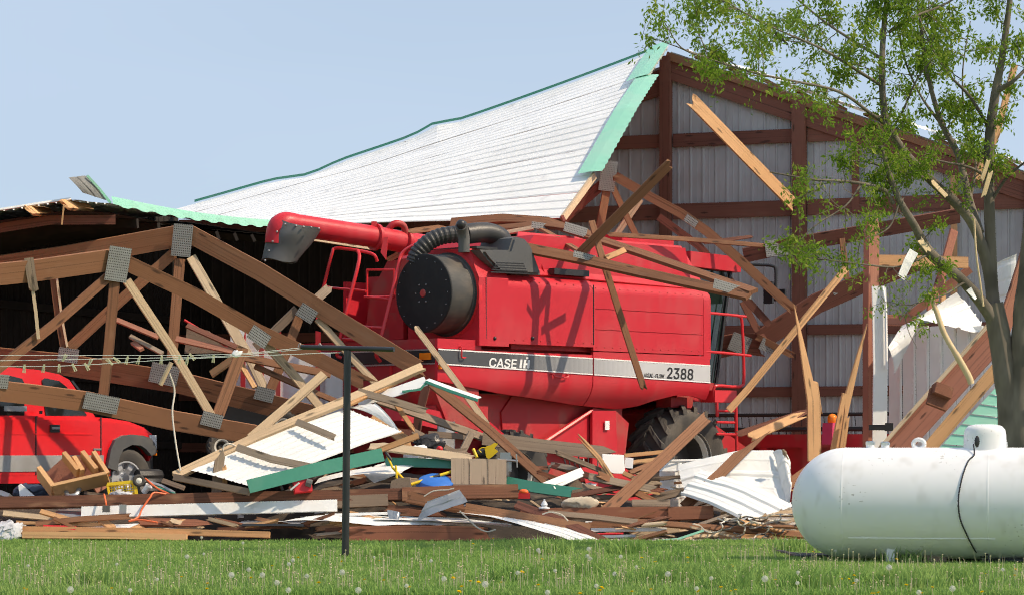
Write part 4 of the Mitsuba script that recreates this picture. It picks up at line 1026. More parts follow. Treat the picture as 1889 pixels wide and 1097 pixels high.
tb = thing('roof_truss', 'second fallen roof truss, behind the nearest one, its peak plate under the green trim', 'roof truss')
Y = lambda x: 36.9 + .5 * min(max((x - 140) / 480, 0), 1)
member(tb, 'top_chord', [(-90, 505), (120, 474), (328, 436)], 44, Y)
member(tb, 'top_chord', [(346, 430), (480, 502), (620, 588), (765, 676)], 36, Y, jag=(0, .2))
member(tb, 'bottom_chord', [(-90, 652), (120, 672), (330, 705), (480, 742), (590, 770)], 44, Y)
member(tb, 'web', [(332, 478), (325, 560), (317, 660)], 19, Y, dY=.05)
member(tb, 'web', [(320, 468), (225, 552), (128, 642)], 19, Y, dY=.05)
member(tb, 'web', [(352, 474), (400, 558), (450, 645)], 18, Y, 'wood_pale', dY=.05, nrm=(.3, -1, .2))
member(tb, 'web', [(99, 510), (108, 580), (120, 648)], 15, Y, dY=.05)
member(tb, 'web', [(104, 508), (113, 580), (124, 640)], 4, Y, 'wood_pale', dY=.02)
member(tb, 'web', [(424, 596), (458, 655), (488, 718)], 17, Y, 'wood_pale', dY=.05, nrm=(.3, -1, .2))
member(tb, 'web', [(552, 585), (530, 645), (497, 722)], 17, Y, dY=.05)
member(tb, 'web', [(585, 588), (640, 650), (692, 706)], 13, Y, 'wood_pale', dY=.05, nrm=(.3, -1, .2))
member(tb, 'web', [(548, 570), (505, 612), (470, 640)], 16, Y, 'wood_grey', dY=.06)
for a in ((336, 444, 36, 60, 5), (126, 655, 37, 26, 8), (303, 690, 52, 38, 12), (488, 727, 36, 25, 14), (566, 578, 34, 26, 32)): plate(tb, a[0], a[1], Y(a[0]) - .075, *a[2:], n=(.2, -1, -.2))

td = thing('roof_truss', 'broken truss hanging under the end of the green ridge cap, its webs fanning down', 'roof truss')
Y = 42.9
member(td, 'top_chord', [(1112, 340), (1075, 372), (1036, 408)], 20, Y, 'wood_red')
member(td, 'top_chord', [(1136, 326), (1200, 364), (1256, 394), (1305, 428), (1365, 480), (1462, 570)], 19, Y, jag=(.05, .2), dY=-.2)
member(td, 'web', [(1120, 345), (1112, 390), (1103, 440)], 15, Y)
member(td, 'web', [(1130, 345), (1152, 392), (1176, 440)], 11, Y, 'wood_brown')
member(td, 'web', [(1182, 368), (1160, 400), (1132, 440)], 11, Y, 'wood_pale', dY=.15)
member(td, 'web', [(1215, 400), (1290, 455), (1420, 600)], 14, Y, 'wood_red', dY=.4)
plate(td, 1122, 325, Y - .09, 30, 56, 6); plate(td, 1275, 408, Y - .28, 26, 14, 32)

tc = thing('roof_truss', 'dark truss leaning against the gable wall to the right of the combine cab', 'roof truss')
Y = 43.6
member(tc, 'top_chord', [(1372, 472), (1460, 452), (1600, 428), (1770, 398)], 30, Y, 'wood_red')
member(tc, 'bottom_chord', [(1402, 628), (1506, 560), (1600, 518), (1720, 470)], 42, Y, 'wood_red')
member(tc, 'web', [(1553, 440), (1558, 480), (1562, 515)], 10, Y, dY=-.04)
member(tc, 'web', [(1370, 556), (1392, 600), (1422, 648)], 13, Y, 'wood_red', dY=-.04)
member(tc, 'web', [(1330, 640), (1365, 632), (1400, 636)], 40, Y, 'wood_red', jag=(.15, .2), dY=.05)
member(tc, 'web', [(1398, 622), (1452, 650)], 12, Y, 'wood_brown', jag=(.05, .2), dY=-.1)
plate(tc, 1435, 457, Y - .05, 48, 30, -8, (.2, -1, 0)); plate(tc, 1365, 634, Y - .05, 38, 34, 20); plate(tc, 1417, 638, Y - .1, 30, 22, 22); plate(tc, 1545, 530, Y - .05, 24, 22, -28)

te = thing('roof_truss', 'broken truss lying across the combine roof, its end plate by the cab mirror', 'roof truss')
member(te, 'top_chord', [(832, 412, 1.2), (925, 404, .9), (1005, 408, .5), (1085, 436, -.2), (1180, 467, -1.1), (1390, 538, -3.1)], 22, 40.3, nrm=(.45, -1, .55))
member(te, 'top_chord', [(900, 424, .9), (1000, 414, .4), (1072, 425, -.1), (1100, 440, -.3)], 15, 40.3, nrm=(.45, -1, .55))
member(te, 'bottom_chord', [(958, 456, -1.5), (1070, 478, -1.65), (1180, 503, -2.0), (1382, 546, -3.15)], 22, 40.3, nrm=(.45, -1, .5))
member(te, 'web', [(995, 421, .4), (1075, 468, -1.1)], 13, 40.3, 'wood_brown', nrm=(.45, -1, .5))
member(te, 'web', [(920, 432, .6), (984, 421, .4)], 8, 40.3, 'wood_pale', nrm=(.45, -1, .5))
member(te, 'web', [(1117, 477, -1.6), (1152, 462, -1.2)], 10, 40.25, 'wood_fresh', nrm=(.45, -1, .5))
plate(te, 1003, 418, 40.6, 48, 12, 6, (.4, -1, .1)); plate(te, 1062, 424, 40.0, 46, 18, 14, (.4, -1, .1)); plate(te, 1352, 533, 37.32, 80, 18, 14, (.40, -1, .1)); plate(te, 1078, 473, 38.55, 44, 12, 12, (.4, -1, .1))

# ---------------------------------------------------------------- loose planks, posts and beams: one thing each
def plank(name, label, P, w, m, cat='plank', group=None, **kw):
    k = thing(name, label, cat, group)
    put(k, None, px_board([tuple(p) for p in P], None, w, **kw), m)
    return k
N2 = (.5, -1, .35)
# on and around the combine
plank('plank', 'brown plank jutting up to the right over the combine roof', [(1072, 466, 38.9), (1235, 303, 38.2)], 18, 'wood_brown', jag=(.05, .06), nrm=(.3, -1, .1))
plank('plank', 'long thin plank leaning upright against the side of the combine', [(1091, 408, 38.9), (1112, 480, 38.75), (1150, 600, 38.9), (1186, 712, 39.0)], 12, 'wood_brown', nrm=(.4, -1, 0), jag=(0, .08))
plank('plank', 'thin weathered plank lying level across the combine cab roof', [(1125, 433, 40.6), (1270, 442, 41.4), (1402, 453, 42.0)], 8, 'wood_brown', jag=(.05, .1))
plank('plank', 'short splintered strip lying beside the end of the level plank over the cab', [(1300, 448, 41.9), (1378, 438, 42.1)], 6, 'wood_red', jag=(.05, .15))
plank('plank', 'thin pale plank leaning on the rear corner of the combine from the rotary screen down', [(769, 607, 36.8), (847, 711, 36.2), (898, 782, 35.9)], 11, 'wood_pale', nrm=(.2, -1, .1), jag=(.12, .03))
plank('plank', 'torn brown strip wedged beside the auger pivot on top of the combine', [(766, 426, 39.2), (808, 421, 39.4), (838, 427, 39.6)], 10, 'wood_brown', jag=(.2, .2))
plank('plank', 'pale board lying under the red unloading auger', [(575, 441, 40.6), (684, 458, 41.2)], 8, 'wood_pale')
plank('plank', 'short pale board end beside the ladder rail below the auger', [(716, 480, 40.2), (738, 468, 40.4)], 10, 'wood_fresh')
plank('plank', 'grey plank propped in the dark between the trusses and the ladder', [(575, 560, 37.6), (606, 532, 37.8)], 17, 'wood_grey', jag=(.05, .05))
plank('plank', 'orange plank leaning high against the gable wall behind the tree', [(1279, 188, 45.2), (1370, 282, 45.7), (1459, 373, 46.6)], 27, 'wood_fresh', nrm=(.5, -1, .3), jag=(.15, .1))
plank('plank', 'long pale plank slanting up from the combine ladder to the dark truss', [(1344, 757, 41.3), (1380, 717, 41.4), (1470, 606, 41.6), (1562, 494, 42.0)], 13, 'wood_fresh', nrm=(.4, -1, .4))
plank('plank', 'broken plank lying over the dark red header', [(1384, 806, 41.4), (1420, 790, 41.6), (1466, 770, 41.9)], 17, 'wood_fresh', jag=(.05, .3), nrm=(.3, -1, .6))
plank('plank', 'dark splintered plank behind the broken one over the header', [(1362, 800, 42.0), (1472, 764, 42.4)], 12, 'wood_red', jag=(.05, .3))
plank('splintered_post', 'tall splintered orange board standing upright behind the end of the tank', [(1502, 850, 38.6), (1501, 740, 38.6), (1494, 690, 38.6)], 27, 'wood_fresh', jag=(0, .1), spike=(1.05, .55, -.1, -.6), nrm=(.45, -1, 0))
plank('splintered_post', 'splintered board leaning right beside the tall one behind the tank', [(1540, 835, 38.9), (1553, 770, 38.9), (1566, 710, 38.9)], 20, 'wood_fresh', jag=(0, .1), spike=(-.5, -.2, .5, .95), nrm=(.45, -1, 0))
plank('splintered_post', 'short splintered slat low beside the leaning board behind the tank', [(1552, 835, 38.8), (1560, 780, 38.8)], 12, 'wood_fresh', jag=(0, .25), nrm=(.45, -1, 0))
# the right end
plank('corner_post', 'tall dark red post standing right of centre with a torn top', [(1606, 830, 40.2), (1606, 600, 40.2), (1608, 412, 40.2)], 22, 'wood_salmon', cat='post', t=.16, jag=(0, .07), nrm=(.45, -1, 0))
plank('plank', 'orange level board nailed behind the tall red post', [(1618, 481, 40.6), (1786, 485, 40.6)], 21, 'wood_fresh', nrm=(.5, -1, .2))
plank('plank', 'orange board slanting down behind the left limbs of the tree', [(1760, 425, 40.9), (1716, 575, 40.6)], 17, 'wood_salmon', nrm=(.6, -1, .1))
plank('plank', 'short orange board standing behind the tree fork', [(1738, 500, 41.6), (1740, 560, 41.6)], 11, 'wood_fresh', nrm=(.6, -1, .1))
plank('plank', 'salmon board slanting up behind the tree trunk at the right edge', [(1846, 620, 37.6), (1900, 455, 37.6)], 30, 'wood_salmon', nrm=(.5, -1, .3))
plank('plank', 'long orange board rising into the crown behind the right trunk', [(1800, 330, 43.0), (1838, 250, 43.0), (1872, 120, 43.0)], 12, 'wood_fresh', nrm=(.5, -1, .2))
plank('beam', 'wide salmon coloured beam slanting up from behind the tank to the tree', [(1640, 838, 36.8), (1740, 728, 36.9), (1845, 612, 37.0)], 48, 'wood_salmon', cat='beam', nrm=(.2, -1, .55), t=.06)
plank('beam', 'torn orange beam lying against the green siding behind the tank', [(1704, 838, 36.5), (1770, 760, 36.6), (1850, 668, 36.7)], 24, 'wood_fresh', cat='beam', nrm=(.2, -1, .55), t=.09, jag=(0, .1))
plank('plank', 'narrow pale edge strip along the left side of the wide salmon beam', [(1620, 830, 36.75), (1720, 716, 36.85), (1826, 596, 36.95)], 7, 'wood_pale', nrm=(.1, -1, .6))
plank('plank', 'short salmon board crossing behind the lower trunk', [(1790, 496, 40.9), (1660, 596, 41.0)][::-1], 15, 'wood_salmon', nrm=(.5, -1, .2))
plank('plank', 'pale board level behind the white corner trim', [(1632, 590, 40.9), (1690, 592, 40.9)], 20, 'wood_salmon', nrm=(.5, -1, .2))
# middle heap
plank('stud', 'pale stud leaning up to the right above the fallen wall panel', [(462, 808, 33.9), (530, 750, 34.2), (598, 690, 34.5)], 17, 'wood_pale', cat='plank', nrm=(.2, -1, .5))
plank('plank', 'long brown plank crossing from the wall panel to the combine wheel', [(662, 726, 35.0), (760, 760, 35.3), (866, 797, 35.5), (905, 812, 35.6)], 15, 'wood_grey', nrm=(.2, -1, .6))
plank('plank', 'plank sloping down to the right across the combine rear wheel', [(798, 708, 35.4), (905, 795, 35.2), (1006, 886, 34.9)], 18, 'wood_brown', nrm=(.25, -1, .4), jag=(.05, .05))
plank('plank', 'broken grey brown plank level in front of the rear wheel', [(890, 808, 35.5), (1000, 822, 35.6), (1110, 834, 35.7)], 24, 'wood_grey', nrm=(.2, -1, .1), jag=(0, .22))
plank('plank', 'dark upright board under the bent white flashing', [(788, 705, 35.8), (772, 770, 35.8), (768, 800, 35.8)], 15, 'wood_red', nrm=(-.2, -1, 0))
plank('plank', 'grey plank lying level behind the dark upright board', [(640, 790, 36.0), (770, 800, 36.0)], 14, 'wood_red')
plank('plank', 'brown plank slanting under the long crossing plank', [(762, 795, 35.6), (850, 840, 35.4)], 11, 'wood_grey', nrm=(.2, -1, .4))
plank('plank', 'level brown plank behind the yellow tool', [(790, 800, 36.1), (870, 806, 36.1)], 11, 'wood_grey')
plank('plank', 'narrow pale splinter pointing down between the crossing planks', [(730, 745, 35.2), (758, 785, 35.1)], 8, 'wood_fresh', jag=(0, .1))
plank('plank', 'pale strip lying along the top of the crossing plank', [(700, 730, 34.95), (768, 752, 35.15)], 7, 'wood_fresh')
plank('plank', 'fresh orange board end sticking out of the green trim', [(700, 830, 33.1), (772, 803, 33.1)], 11, 'wood_fresh', nrm=(.2, -1, .4), jag=(.2, 0))
plank('plank', 'wide fresh board lying over the short green trim board', [(700, 823, 33.5), (770, 832, 33.4), (868, 846, 33.3)], 17, 'wood_pale', nrm=(.2, -1, .7), jag=(.15, .1))
plank('plank', 'short grey board stub leaning behind the yellow tool', [(850, 838, 34.9), (870, 798, 35.0)], 13, 'wood_grey', nrm=(.5, -1, .2))
plank('plank', 'short torn plank end behind the fresh board', [(800, 838, 34.4), (856, 832, 34.5)], 12, 'wood_grey', jag=(0, .1))
plank('plank', 'orange brown torn boards under the white fallen sheet', [(690, 770, 35.6), (752, 815, 35.4)], 20, 'wood_fresh', nrm=(0, -1, .5), jag=(.1, .2))
plank('board_stub', 'grey board stub standing upright in front of the wall panel', [(399, 912, 32.9), (402, 868, 32.9), (406, 842, 32.9)], 18, 'wood_grey', nrm=(.4, -1, 0), jag=(0, .15), spike=(-.05, 0, .1, .0))
plank('board_stub', 'fresh orange board stub standing beside the grey one', [(414, 905, 32.92), (414, 862, 32.92)], 9, 'wood_fresh', nrm=(.5, -1, 0), jag=(0, .08))
plank('plank', 'brown plank leaning steeply up across the combine front wheel', [(1112, 948, 32.9), (1210, 858, 33.8), (1302, 771, 34.8)], 22, 'wood_brown', nrm=(.3, -1, .4), jag=(0, .06))
plank('plank', 'splintered plank leaning up in front of the white crumpled sheets', [(1262, 934, 33.0), (1330, 872, 33.4), (1388, 814, 33.8)], 20, 'wood_brown', nrm=(.3, -1, .35), jag=(0, .3), spike=(-.35, -.2, .1, .35))
plank('plank', 'brown plank poking out from behind the left end of the tank', [(1428, 912, 33.8), (1500, 860, 34.2)], 18, 'wood_brown', nrm=(.3, -1, .4))
plank('splinter', 'pointed pale splinter standing in front of the red chute', [(1078, 815, 34.0), (1105, 845, 33.8), (1128, 880, 33.7)], 8, 'wood_fresh', jag=(.2, .15))
plank('plank', 'fresh narrow board sticking out left of the combine front wheel', [(1152, 840, 35.2), (1226, 833, 35.3)], 7, 'wood_fresh')
plank('plank', 'second fresh narrow board just under the first beside the front wheel', [(1164, 853, 35.1), (1222, 846, 35.2)], 8, 'wood_fresh')
plank('plank', 'pale batten sloping down across the dark red panel', [(1150, 872, 34.5), (1212, 902, 34.3)], 8, 'wood_fresh')
# front row, lying along the edge of the lawn
plank('beam', 'long dark brown beam lying level on top of the white trim at the left', [(-40, 928, 32.75), (200, 924, 32.7), (480, 918, 32.7), (745, 912, 32.75)], 21, 'wood_rot', cat='beam', nrm=(.15, -1, .25), t=.12)
plank('trim_board', 'long white trim board under the dark beam', [(150, 945, 32.6), (400, 938, 32.6), (622, 932, 32.6)], 23, 'white_trim', cat='trim board', nrm=(.35, -1, .5), t=.03)
plank('beam', 'weathered grey beam end right of the white trim board', [(622, 926, 32.7), (716, 922, 32.7)], 22, 'wood_grey', cat='beam', t=.09)
plank('beam', 'deep red brown beam lying under the wooden slab', [(742, 912, 32.7), (850, 908, 32.7), (956, 906, 32.7)], 25, 'wood_rot', cat='beam', nrm=(.3, -1, .25), t=.09)
plank('beam', 'short brown beam with a shattered end left of the bent grey flashing', [(752, 916, 32.45), (852, 936, 32.4)], 21, 'wood_brown', cat='beam', nrm=(.35, -1, .25), jag=(.03, .2), t=.07)
plank('beam', 'dark shattered timber under the broken beam', [(716, 940, 32.7), (800, 948, 32.7)], 18, 'wood_rot', cat='beam', jag=(.2, .25), t=.09)
plank('plank', 'orange brown plank sloping down in front of the fallen metal sheet', [(858, 938, 32.25), (960, 955, 32.2), (1088, 976, 32.15)], 21, 'wood_brown', nrm=(.35, -1, .3), t=.05)
plank('plank', 'dark plank sliding off the heap onto the lawn edge', [(952, 930, 32.5), (1040, 962, 32.2), (1124, 1003, 31.95)], 16, 'wood_red', nrm=(.1, -1, .7))
plank('beam', 'dark brown beam lying level in front of the red panel', [(960, 948, 32.9), (1100, 946, 32.85), (1232, 945, 32.8)], 20, 'wood_rot', cat='beam', nrm=(.3, -1, .2), t=.09)
plank('beam', 'short brown beam under the white crumpled sheets', [(1233, 947, 32.75), (1316, 945, 32.7)], 24, 'wood_rot', cat='beam', nrm=(.4, -1, .2), t=.09)
plank('plank', 'grey weathered plank sloping along the middle of the heap', [(985, 944, 32.45), (1090, 953, 32.4), (1176, 963, 32.35)], 11, 'wood_grey', nrm=(.2, -1, .6))
plank('plank', 'brown plank running right from the end of the grey one', [(1172, 962, 32.36), (1330, 974, 32.3), (1484, 987, 32.3)], 11, 'wood_brown', nrm=(.2, -1, .6))
plank('plank', 'brown plank end under the grey weathered plank', [(1085, 968, 32.5), (1185, 978, 32.5)], 11, 'wood_brown')
plank('plank', 'rough broken pale log piece in the middle of the heap', [(1170, 985, 32.5), (1262, 973, 32.5)], 13, 'wood_pale', jag=(.1, .05), t=.08)
plank('plank', 'long fresh orange plank lying low behind the end of the tank', [(1290, 990, 32.6), (1400, 987, 32.6), (1510, 985, 32.6)], 15, 'wood_fresh', nrm=(.4, -1, .4), t=.06)
plank('plank', 'fresh board lying under the cables', [(1300, 1002, 32.2), (1420, 996, 32.3)], 8, 'wood_brown')
plank('plank', 'pale plank behind the cables next to the tank', [(1330, 950, 33.2), (1480, 946, 33.4)], 11, 'wood_pale', nrm=(.3, -1, .5))
plank('beam', 'rotten red brown beam lying on the lawn edge behind the black post', [(640, 985, 32.1), (760, 983, 32.1), (888, 985, 32.1)], 27, 'wood_rot', cat='beam', jag=(.15, .12), t=.14, nrm=(.3, -1, .15))
plank('plank', 'brown plank end on top of the rotten beam', [(600, 978, 32.3), (680, 974, 32.3)], 8, 'wood_rot')
plank('beam', 'uppermost of the two long fresh orange beams along the lawn edge at the left', [(34, 976, 32.15), (260, 979, 32.1), (498, 986, 32.05)], 11, 'wood_fresh', cat='beam', nrm=(.4, -1, .2), t=.06)
plank('beam', 'lower of the two long fresh orange beams along the lawn edge at the left', [(42, 987, 32.0), (200, 988, 32.0), (345, 991, 32.0)], 12, 'wood_fresh', cat='beam', nrm=(.4, -1, .2), t=.09)
plank('plank', 'pale plank sloping gently at the far left above the orange beams', [(6, 946, 32.6), (60, 952, 32.6), (122, 957, 32.6)], 10, 'wood_pale', nrm=(.3, -1, .4))
plank('plank', 'fresh orange plank sloping down to the right above the left beams', [(75, 943, 32.4), (110, 953, 32.35), (146, 964, 32.3)], 9, 'wood_fresh', nrm=(.4, -1, .5))
plank('plank', 'brown plank sloping up to the right across the other small planks', [(66, 966, 32.25), (150, 957, 32.25), (230, 952, 32.25)], 10, 'wood_brown', nrm=(.4, -1, .4), jag=(0, .1))
plank('plank', 'thin curved brown plank dipping towards the red strip', [(100, 955, 32.2), (122, 966, 32.15), (142, 976, 32.12)], 6, 'wood_brown')
plank('plank', 'thin fresh plank lying level above the red strip', [(30, 963, 32.35), (112, 967, 32.3)], 6, 'wood_fresh')
plank('plank', 'fresh plank end right of the red strip', [(130, 966, 32.3), (186, 968, 32.3)], 8, 'wood_fresh')
plank('plank', 'short wide fresh board lying on the small planks at the left', [(186, 958, 32.35), (208, 974, 32.2)], 14, 'wood_fresh', nrm=(.3, -1, .8))
plank('plank', 'flat torn brown sheet of wood under the white trim board', [(255, 962, 32.5), (352, 964, 32.4)], 17, 'wood_rot', jag=(.1, .3), nrm=(.2, -1, .8))
plank('plank', 'thin brown plank lying in front of the white flashing', [(400, 976, 32.35), (572, 968, 32.35)], 6, 'wood_rot')
plank('plank', 'thin pale plank lying against the yellow crate', [(156, 909, 33.2), (216, 916, 33.1)], 6, 'wood_grey')
plank('plank', 'dark wooden offcut behind the yellow crate', [(176, 905, 33.4), (200, 890, 33.5)], 12, 'wood_salmon')
plank('plank', 'grey plank lying in the dark left of the wall panel', [(300, 886, 33.6), (340, 900, 33.5)], 9, 'wood_grey')
for k, (a, b, w, m) in enumerate((((215, 590), (292, 622), 9, 'wood_salmon'), ((325, 625), (430, 648), 11, 'wood_salmon'), ((345, 600), (440, 642), 10, 'wood_red'), ((240, 620), (300, 652), 8, 'wood_grey'), ((245, 632), (262, 645), 9, 'wood_salmon'), ((430, 655), (610, 690), 14, 'wood_brown'), ((470, 675), (620, 740), 10, 'wood_brown'), ((390, 690), (440, 655), 14, 'wood_fresh'), ((445, 672), (470, 715), 9, 'wood_fresh'))):
    plank('plank', ('thin reddish plank sloping down in the dark under the truss peak', 'reddish plank sloping right above the clothes line', 'dark plank over the tilted pale board in the shade', 'short grey strip in the dark left of the tilted pale board', 'small salmon offcut in the dark under the truss',
                    'long brown plank lying across the white wagon side', 'brown plank sloping down across the white wagon side', 'fresh board sloping up behind the bottom chord of the second truss', 'short fresh board leaning on the white wagon side')[k], [(*a, 36.2), (*b, 36.0)], w, m, nrm=(.3, -1, .4))
# small scraps that nothing tells apart
TONE = {'wood_fresh': 'orange', 'wood_grey': 'grey', 'wood_brown': 'brown', 'wood_rot': 'dark brown', 'wood_pale': 'pale', 'wood_red': 'reddish'}
for k in range(46):
    x = rnd.choice([rnd.uniform(200, 840), rnd.uniform(1110, 1480)]); y = rnd.uniform(955, 996); Yd = rnd.uniform(32.0, 33.0)
    if x < 560: y = rnd.uniform(960, 975); Yd = 32.4
    l = rnd.uniform(12, 42); a = rnd.uniform(-.35, .35)
    m = rnd.choice(['wood_fresh', 'wood_grey', 'wood_brown', 'wood_rot', 'wood_pale'])
    plank('wood_scrap', f'small {TONE[m]} wood scrap lying in the debris along the lawn edge', [(x - l, y - l * a, Yd), (x + l, y + l * a, Yd + rnd.uniform(-.2, .2))], rnd.uniform(4, 9), m, group=f'{TONE[m]} wood scraps along the lawn edge', cat='wood scrap', jag=(.05, .08), nrm=(rnd.uniform(-.2, .5), -1, rnd.uniform(.1, 1)))
for k in range(34):
    x = rnd.uniform(560, 1260); y = rnd.uniform(850, 930); Yd = rnd.uniform(33.4, 35.2)
    l = rnd.uniform(15, 55); a = rnd.uniform(-.5, .5)
    m = rnd.choice(['wood_grey', 'wood_brown', 'wood_rot', 'wood_red', 'wood_grey'])
    plank('broken_board', f'broken {TONE[m]} board lying half hidden inside the debris heap', [(x - l, y - l * a, Yd), (x + l, y + l * a, Yd + rnd.uniform(-.3, .3))], rnd.uniform(6, 15), m, group=f'broken {TONE[m]} boards inside the heap', cat='wood scrap', jag=(.05, .15), nrm=(rnd.uniform(-.2, .5), -1, rnd.uniform(0, .8)))

# ---------------------------------------------------------------- white propane tank
pa = math.radians(12)
pd = np.array([math.cos(pa), -math.sin(pa), 0]); pn = np.array([-math.sin(pa), -math.cos(pa), 0])
RT = .555
PL = at(1560, 927, 26.45)                               # centre of its left weld ring
def PT(s, ang, r=RT):                                   # along the axis, angle from straight up towards the camera
    return PL + pd * s + r * (UP * math.cos(ang) + pn * math.sin(ang))
MP = np.eye(4); MP[:3, 2] = pd; MP[:3, 0] = UP; MP[:3, 1] = np.cross(pd, UP); MP[:3, 3] = PL
tank = thing('propane_tank', 'large white propane tank lying on short legs on the lawn at the right', 'propane tank')
LT = 3.6
prof = [(RT * math.sin(t), -RT * .97 * math.cos(t)) for t in np.linspace(0.001, math.pi / 2, 18)] + [(RT, .4), (RT, 1.2), (RT, LT - .3)] + [(RT * math.sin(t), LT - RT * .97 * math.cos(t)) for t in np.linspace(math.pi / 2, math.pi - .001, 18)]
put(tank, 'shell', lathe(prof, 72), 'tank_paint', True, M=MP)
for s in (.0, 1.42, 2.9): 
    put(tank, 'weld_seam', lathe([(RT - .002, s - .014), (RT + .001, s - .008), (RT + .002, s), (RT + .001, s + .008), (RT - .002, s + .014)], 72), 'tank_paint', True, M=MP)
put(tank, 'weld_seam', tube([PT(.06 + q * .13, 2.22, RT + .001) for q in range(12)], .006, 6), 'tank_paint')
for s in (.46, 1.0, 3.0):
    for sg in ((1, -1) if s != 1.0 else ()):
        c = PL + pd * (s + (.0 if sg > 0 else .08)) + pn * sg * .28
        put(tank, 'leg', MB().box((c[0], c[1], .08), .075, .1, .36), 'tank_paint')
c = PL + pd * .86; put(tank, 'support_block', MB().box((c[0], c[1], .07), .22, .4, .22), 'wood_grey', label='dark weathered block under the tank')
# dome, fittings, lifting lug
def on_top(x): # distance along the axis of the point above pixel x
    dx = (x - CX) / F; return (dx * PL[1] - PL[0]) / (pd[0] - dx * pd[1])
s = on_top(1817)
c = PT(s, 0)
dome_w, dome_h = .20, .25
prof = [(0, .232), (.10, .230), (.165, .215), (.198, .18), (.208, .13), (.212, .02), (.215, -.02), (.215, -.05)]
mb = MB(); v, f = lathe(prof, 36)
v = v * np.array([1.0, .8, 1]); dome = put(tank, 'valve_dome', (v + c, f[:, ::-1]), 'tank_paint', 40)
put(dome, 'hinge', MB().box(c + pd * .2 + UP * .03, .03, .06, .05), 'tank_paint')
put(dome, 'cable_hole', ball(c + pn * .165 + pd * -.07 + UP * .06, .045, 2, (.6, .3, 1.3)), 'print_black', True)
for x, hh in ((1605, .055), (1633, .05)):
    c = PT(on_top(x), 0)
    ft = put(tank, 'fitting', tube([c - UP * .01, c + UP * hh * .5], .042, 16), 'tank_paint')
    put(ft, 'cap', tube([c + UP * hh * .5, c + UP * hh, c + UP * (hh + .012)], [.048, .048, .03], 16), 'chrome')
c = PT(on_top(1695), 0)
ring = [c + UP * (.035 + .045 * math.sin(a)) + pd * .055 * math.cos(a) for a in np.linspace(0, 2 * math.pi, 25)]
put(tank, 'lifting_lug', tube(ring, .022, 8), 'tank_paint')
# cable from the dome down the front to the ground
def tpx(x, y, r=RT + .012):
    """the tank's surface behind a photo pixel"""
    o, d = np.array([0, 0, EYE]), unit([(x - CX) / F, 1, -(y - CY) / F])
    w = o - PL; dp, wp = d - pd * (d @ pd), w - pd * (w @ pd)
    A, Bq, Cq = dp @ dp, 2 * dp @ wp, wp @ wp - r * r
    disc = Bq * Bq - 4 * A * Cq
    t = (-Bq - math.sqrt(max(disc, 0))) / (2 * A); return o + d * t
cab = [tpx(1797, 838), tpx(1786, 850), tpx(1775, 880), tpx(1768, 920), tpx(1771, 955), tpx(1783, 985), tpx(1797, 1012), at(1806, 1024, 26.0), at(1815, 1027, 25.9), at(1822, 1022, 25.85), at(1826, 1042, 25.8)]
k = thing('tank_cable', 'thin dark cable hanging from the valve dome down the side of the white tank', 'cable')
put(k, None, tube(smooth_path([PT(on_top(1797), .3, RT + .06)] + cab, 8), .0075, 6), 'black_steel', 40)
k = thing('black_hose', 'black hose lying in a flat loop on the lawn under the tank', 'hose')
hp_ = [(1448, 1024), (1470, 1031), (1540, 1032), (1640, 1034), (1760, 1037), (1880, 1041)]
P = [np.array([*lawn_pt(x, y), .035]) for x, y in hp_]
P2 = [p + np.array([.05, .35, 0]) for p in P[::-1]][:-1]
put(k, None, tube(smooth_path(P + P2 + [P[0] + np.array([-.06, .12, 0]), P[0]], 6), .022, 8), 'dark_plastic', 40)
for x, y, s, lab in ((1768, 1032, .11, 'rough dark clod of earth under the middle of the tank'), (1722, 1033, .07, 'pale tan stone beside the dark clod under the tank')):
    k = thing('clod' if s > .1 else 'stone', lab, 'stone' if s < .1 else 'clod')
    m_ = trimesh.creation.icosphere(subdivisions=3, radius=s); v = m_.vertices * (1 + .5 * (meshkit.fbm(m_.vertices * 14, 3, 4)[:, None] - .5)) * [1.3, .8, .8]
    p = lawn_pt(x, y + 4); put(k, None, (v + [p[0], p[1], s * .4], m_.faces), 'bark' if s > .1 else 'tan_cloth', 40)

# ---------------------------------------------------------------- clothes line
YP = 27.35
post = thing('clothes_line_post', 'black steel T shaped clothes line post standing in the lawn', 'clothes line post')
pb = at(637, 1031, YP); pt_ = at(641, 646, YP); pb[2] = -.02
put(post, 'pole', tube([pb, (pb + pt_) / 2, pt_], .039, 14), 'black_steel', 40)
put(post, 'crossarm', tube([at(556, 640, YP + .25), at(641, 642, YP), at(727, 644, YP - .2)], .026, 12), 'black_steel', 40)
for x, d in ((553, .26), (590, .15)): put(post, 'eye_bolt', tube(smooth_path([at(x - 3, 640, YP + d), at(x, 633, YP + d), at(x + 4, 640, YP + d)], 5), .006, 6), 'steel')
wires = [[(556, 641, YP + .25), (440, 652, YP), (300, 655, YP - .2), (0, 655, YP - .6), (-80, 655, YP - .7)], [(558, 644, YP + .24), (400, 657, YP), (210, 661, YP - .2), (0, 665, YP - .6), (-80, 667, YP - .7)], [(628, 650, YP + .03), (520, 654, YP - .1), (330, 662, YP - .25), (130, 674, YP - .5), (0, 676, YP - .65), (-80, 678, YP - .7)]]
wlab = ['top wire of the three clothes lines', 'middle wire of the three clothes lines', 'lowest wire of the three clothes lines, hung with pegs']
WP = []
for w_, l_ in zip(wires, wlab):
    k = thing('clothes_wire', l_, 'clothes line'); P = smooth_path([at(*p) for p in w_], 10); WP.append(P)
    put(k, None, tube(P, .0036, 6), 'clothes_wire', 40)
def wire_at(i, x):
    xs = CX + F * WP[i][:, 0] / WP[i][:, 1]; o = np.argsort(xs); return np.array([np.interp(x, xs[o], WP[i][o, c]) for c in range(3)])
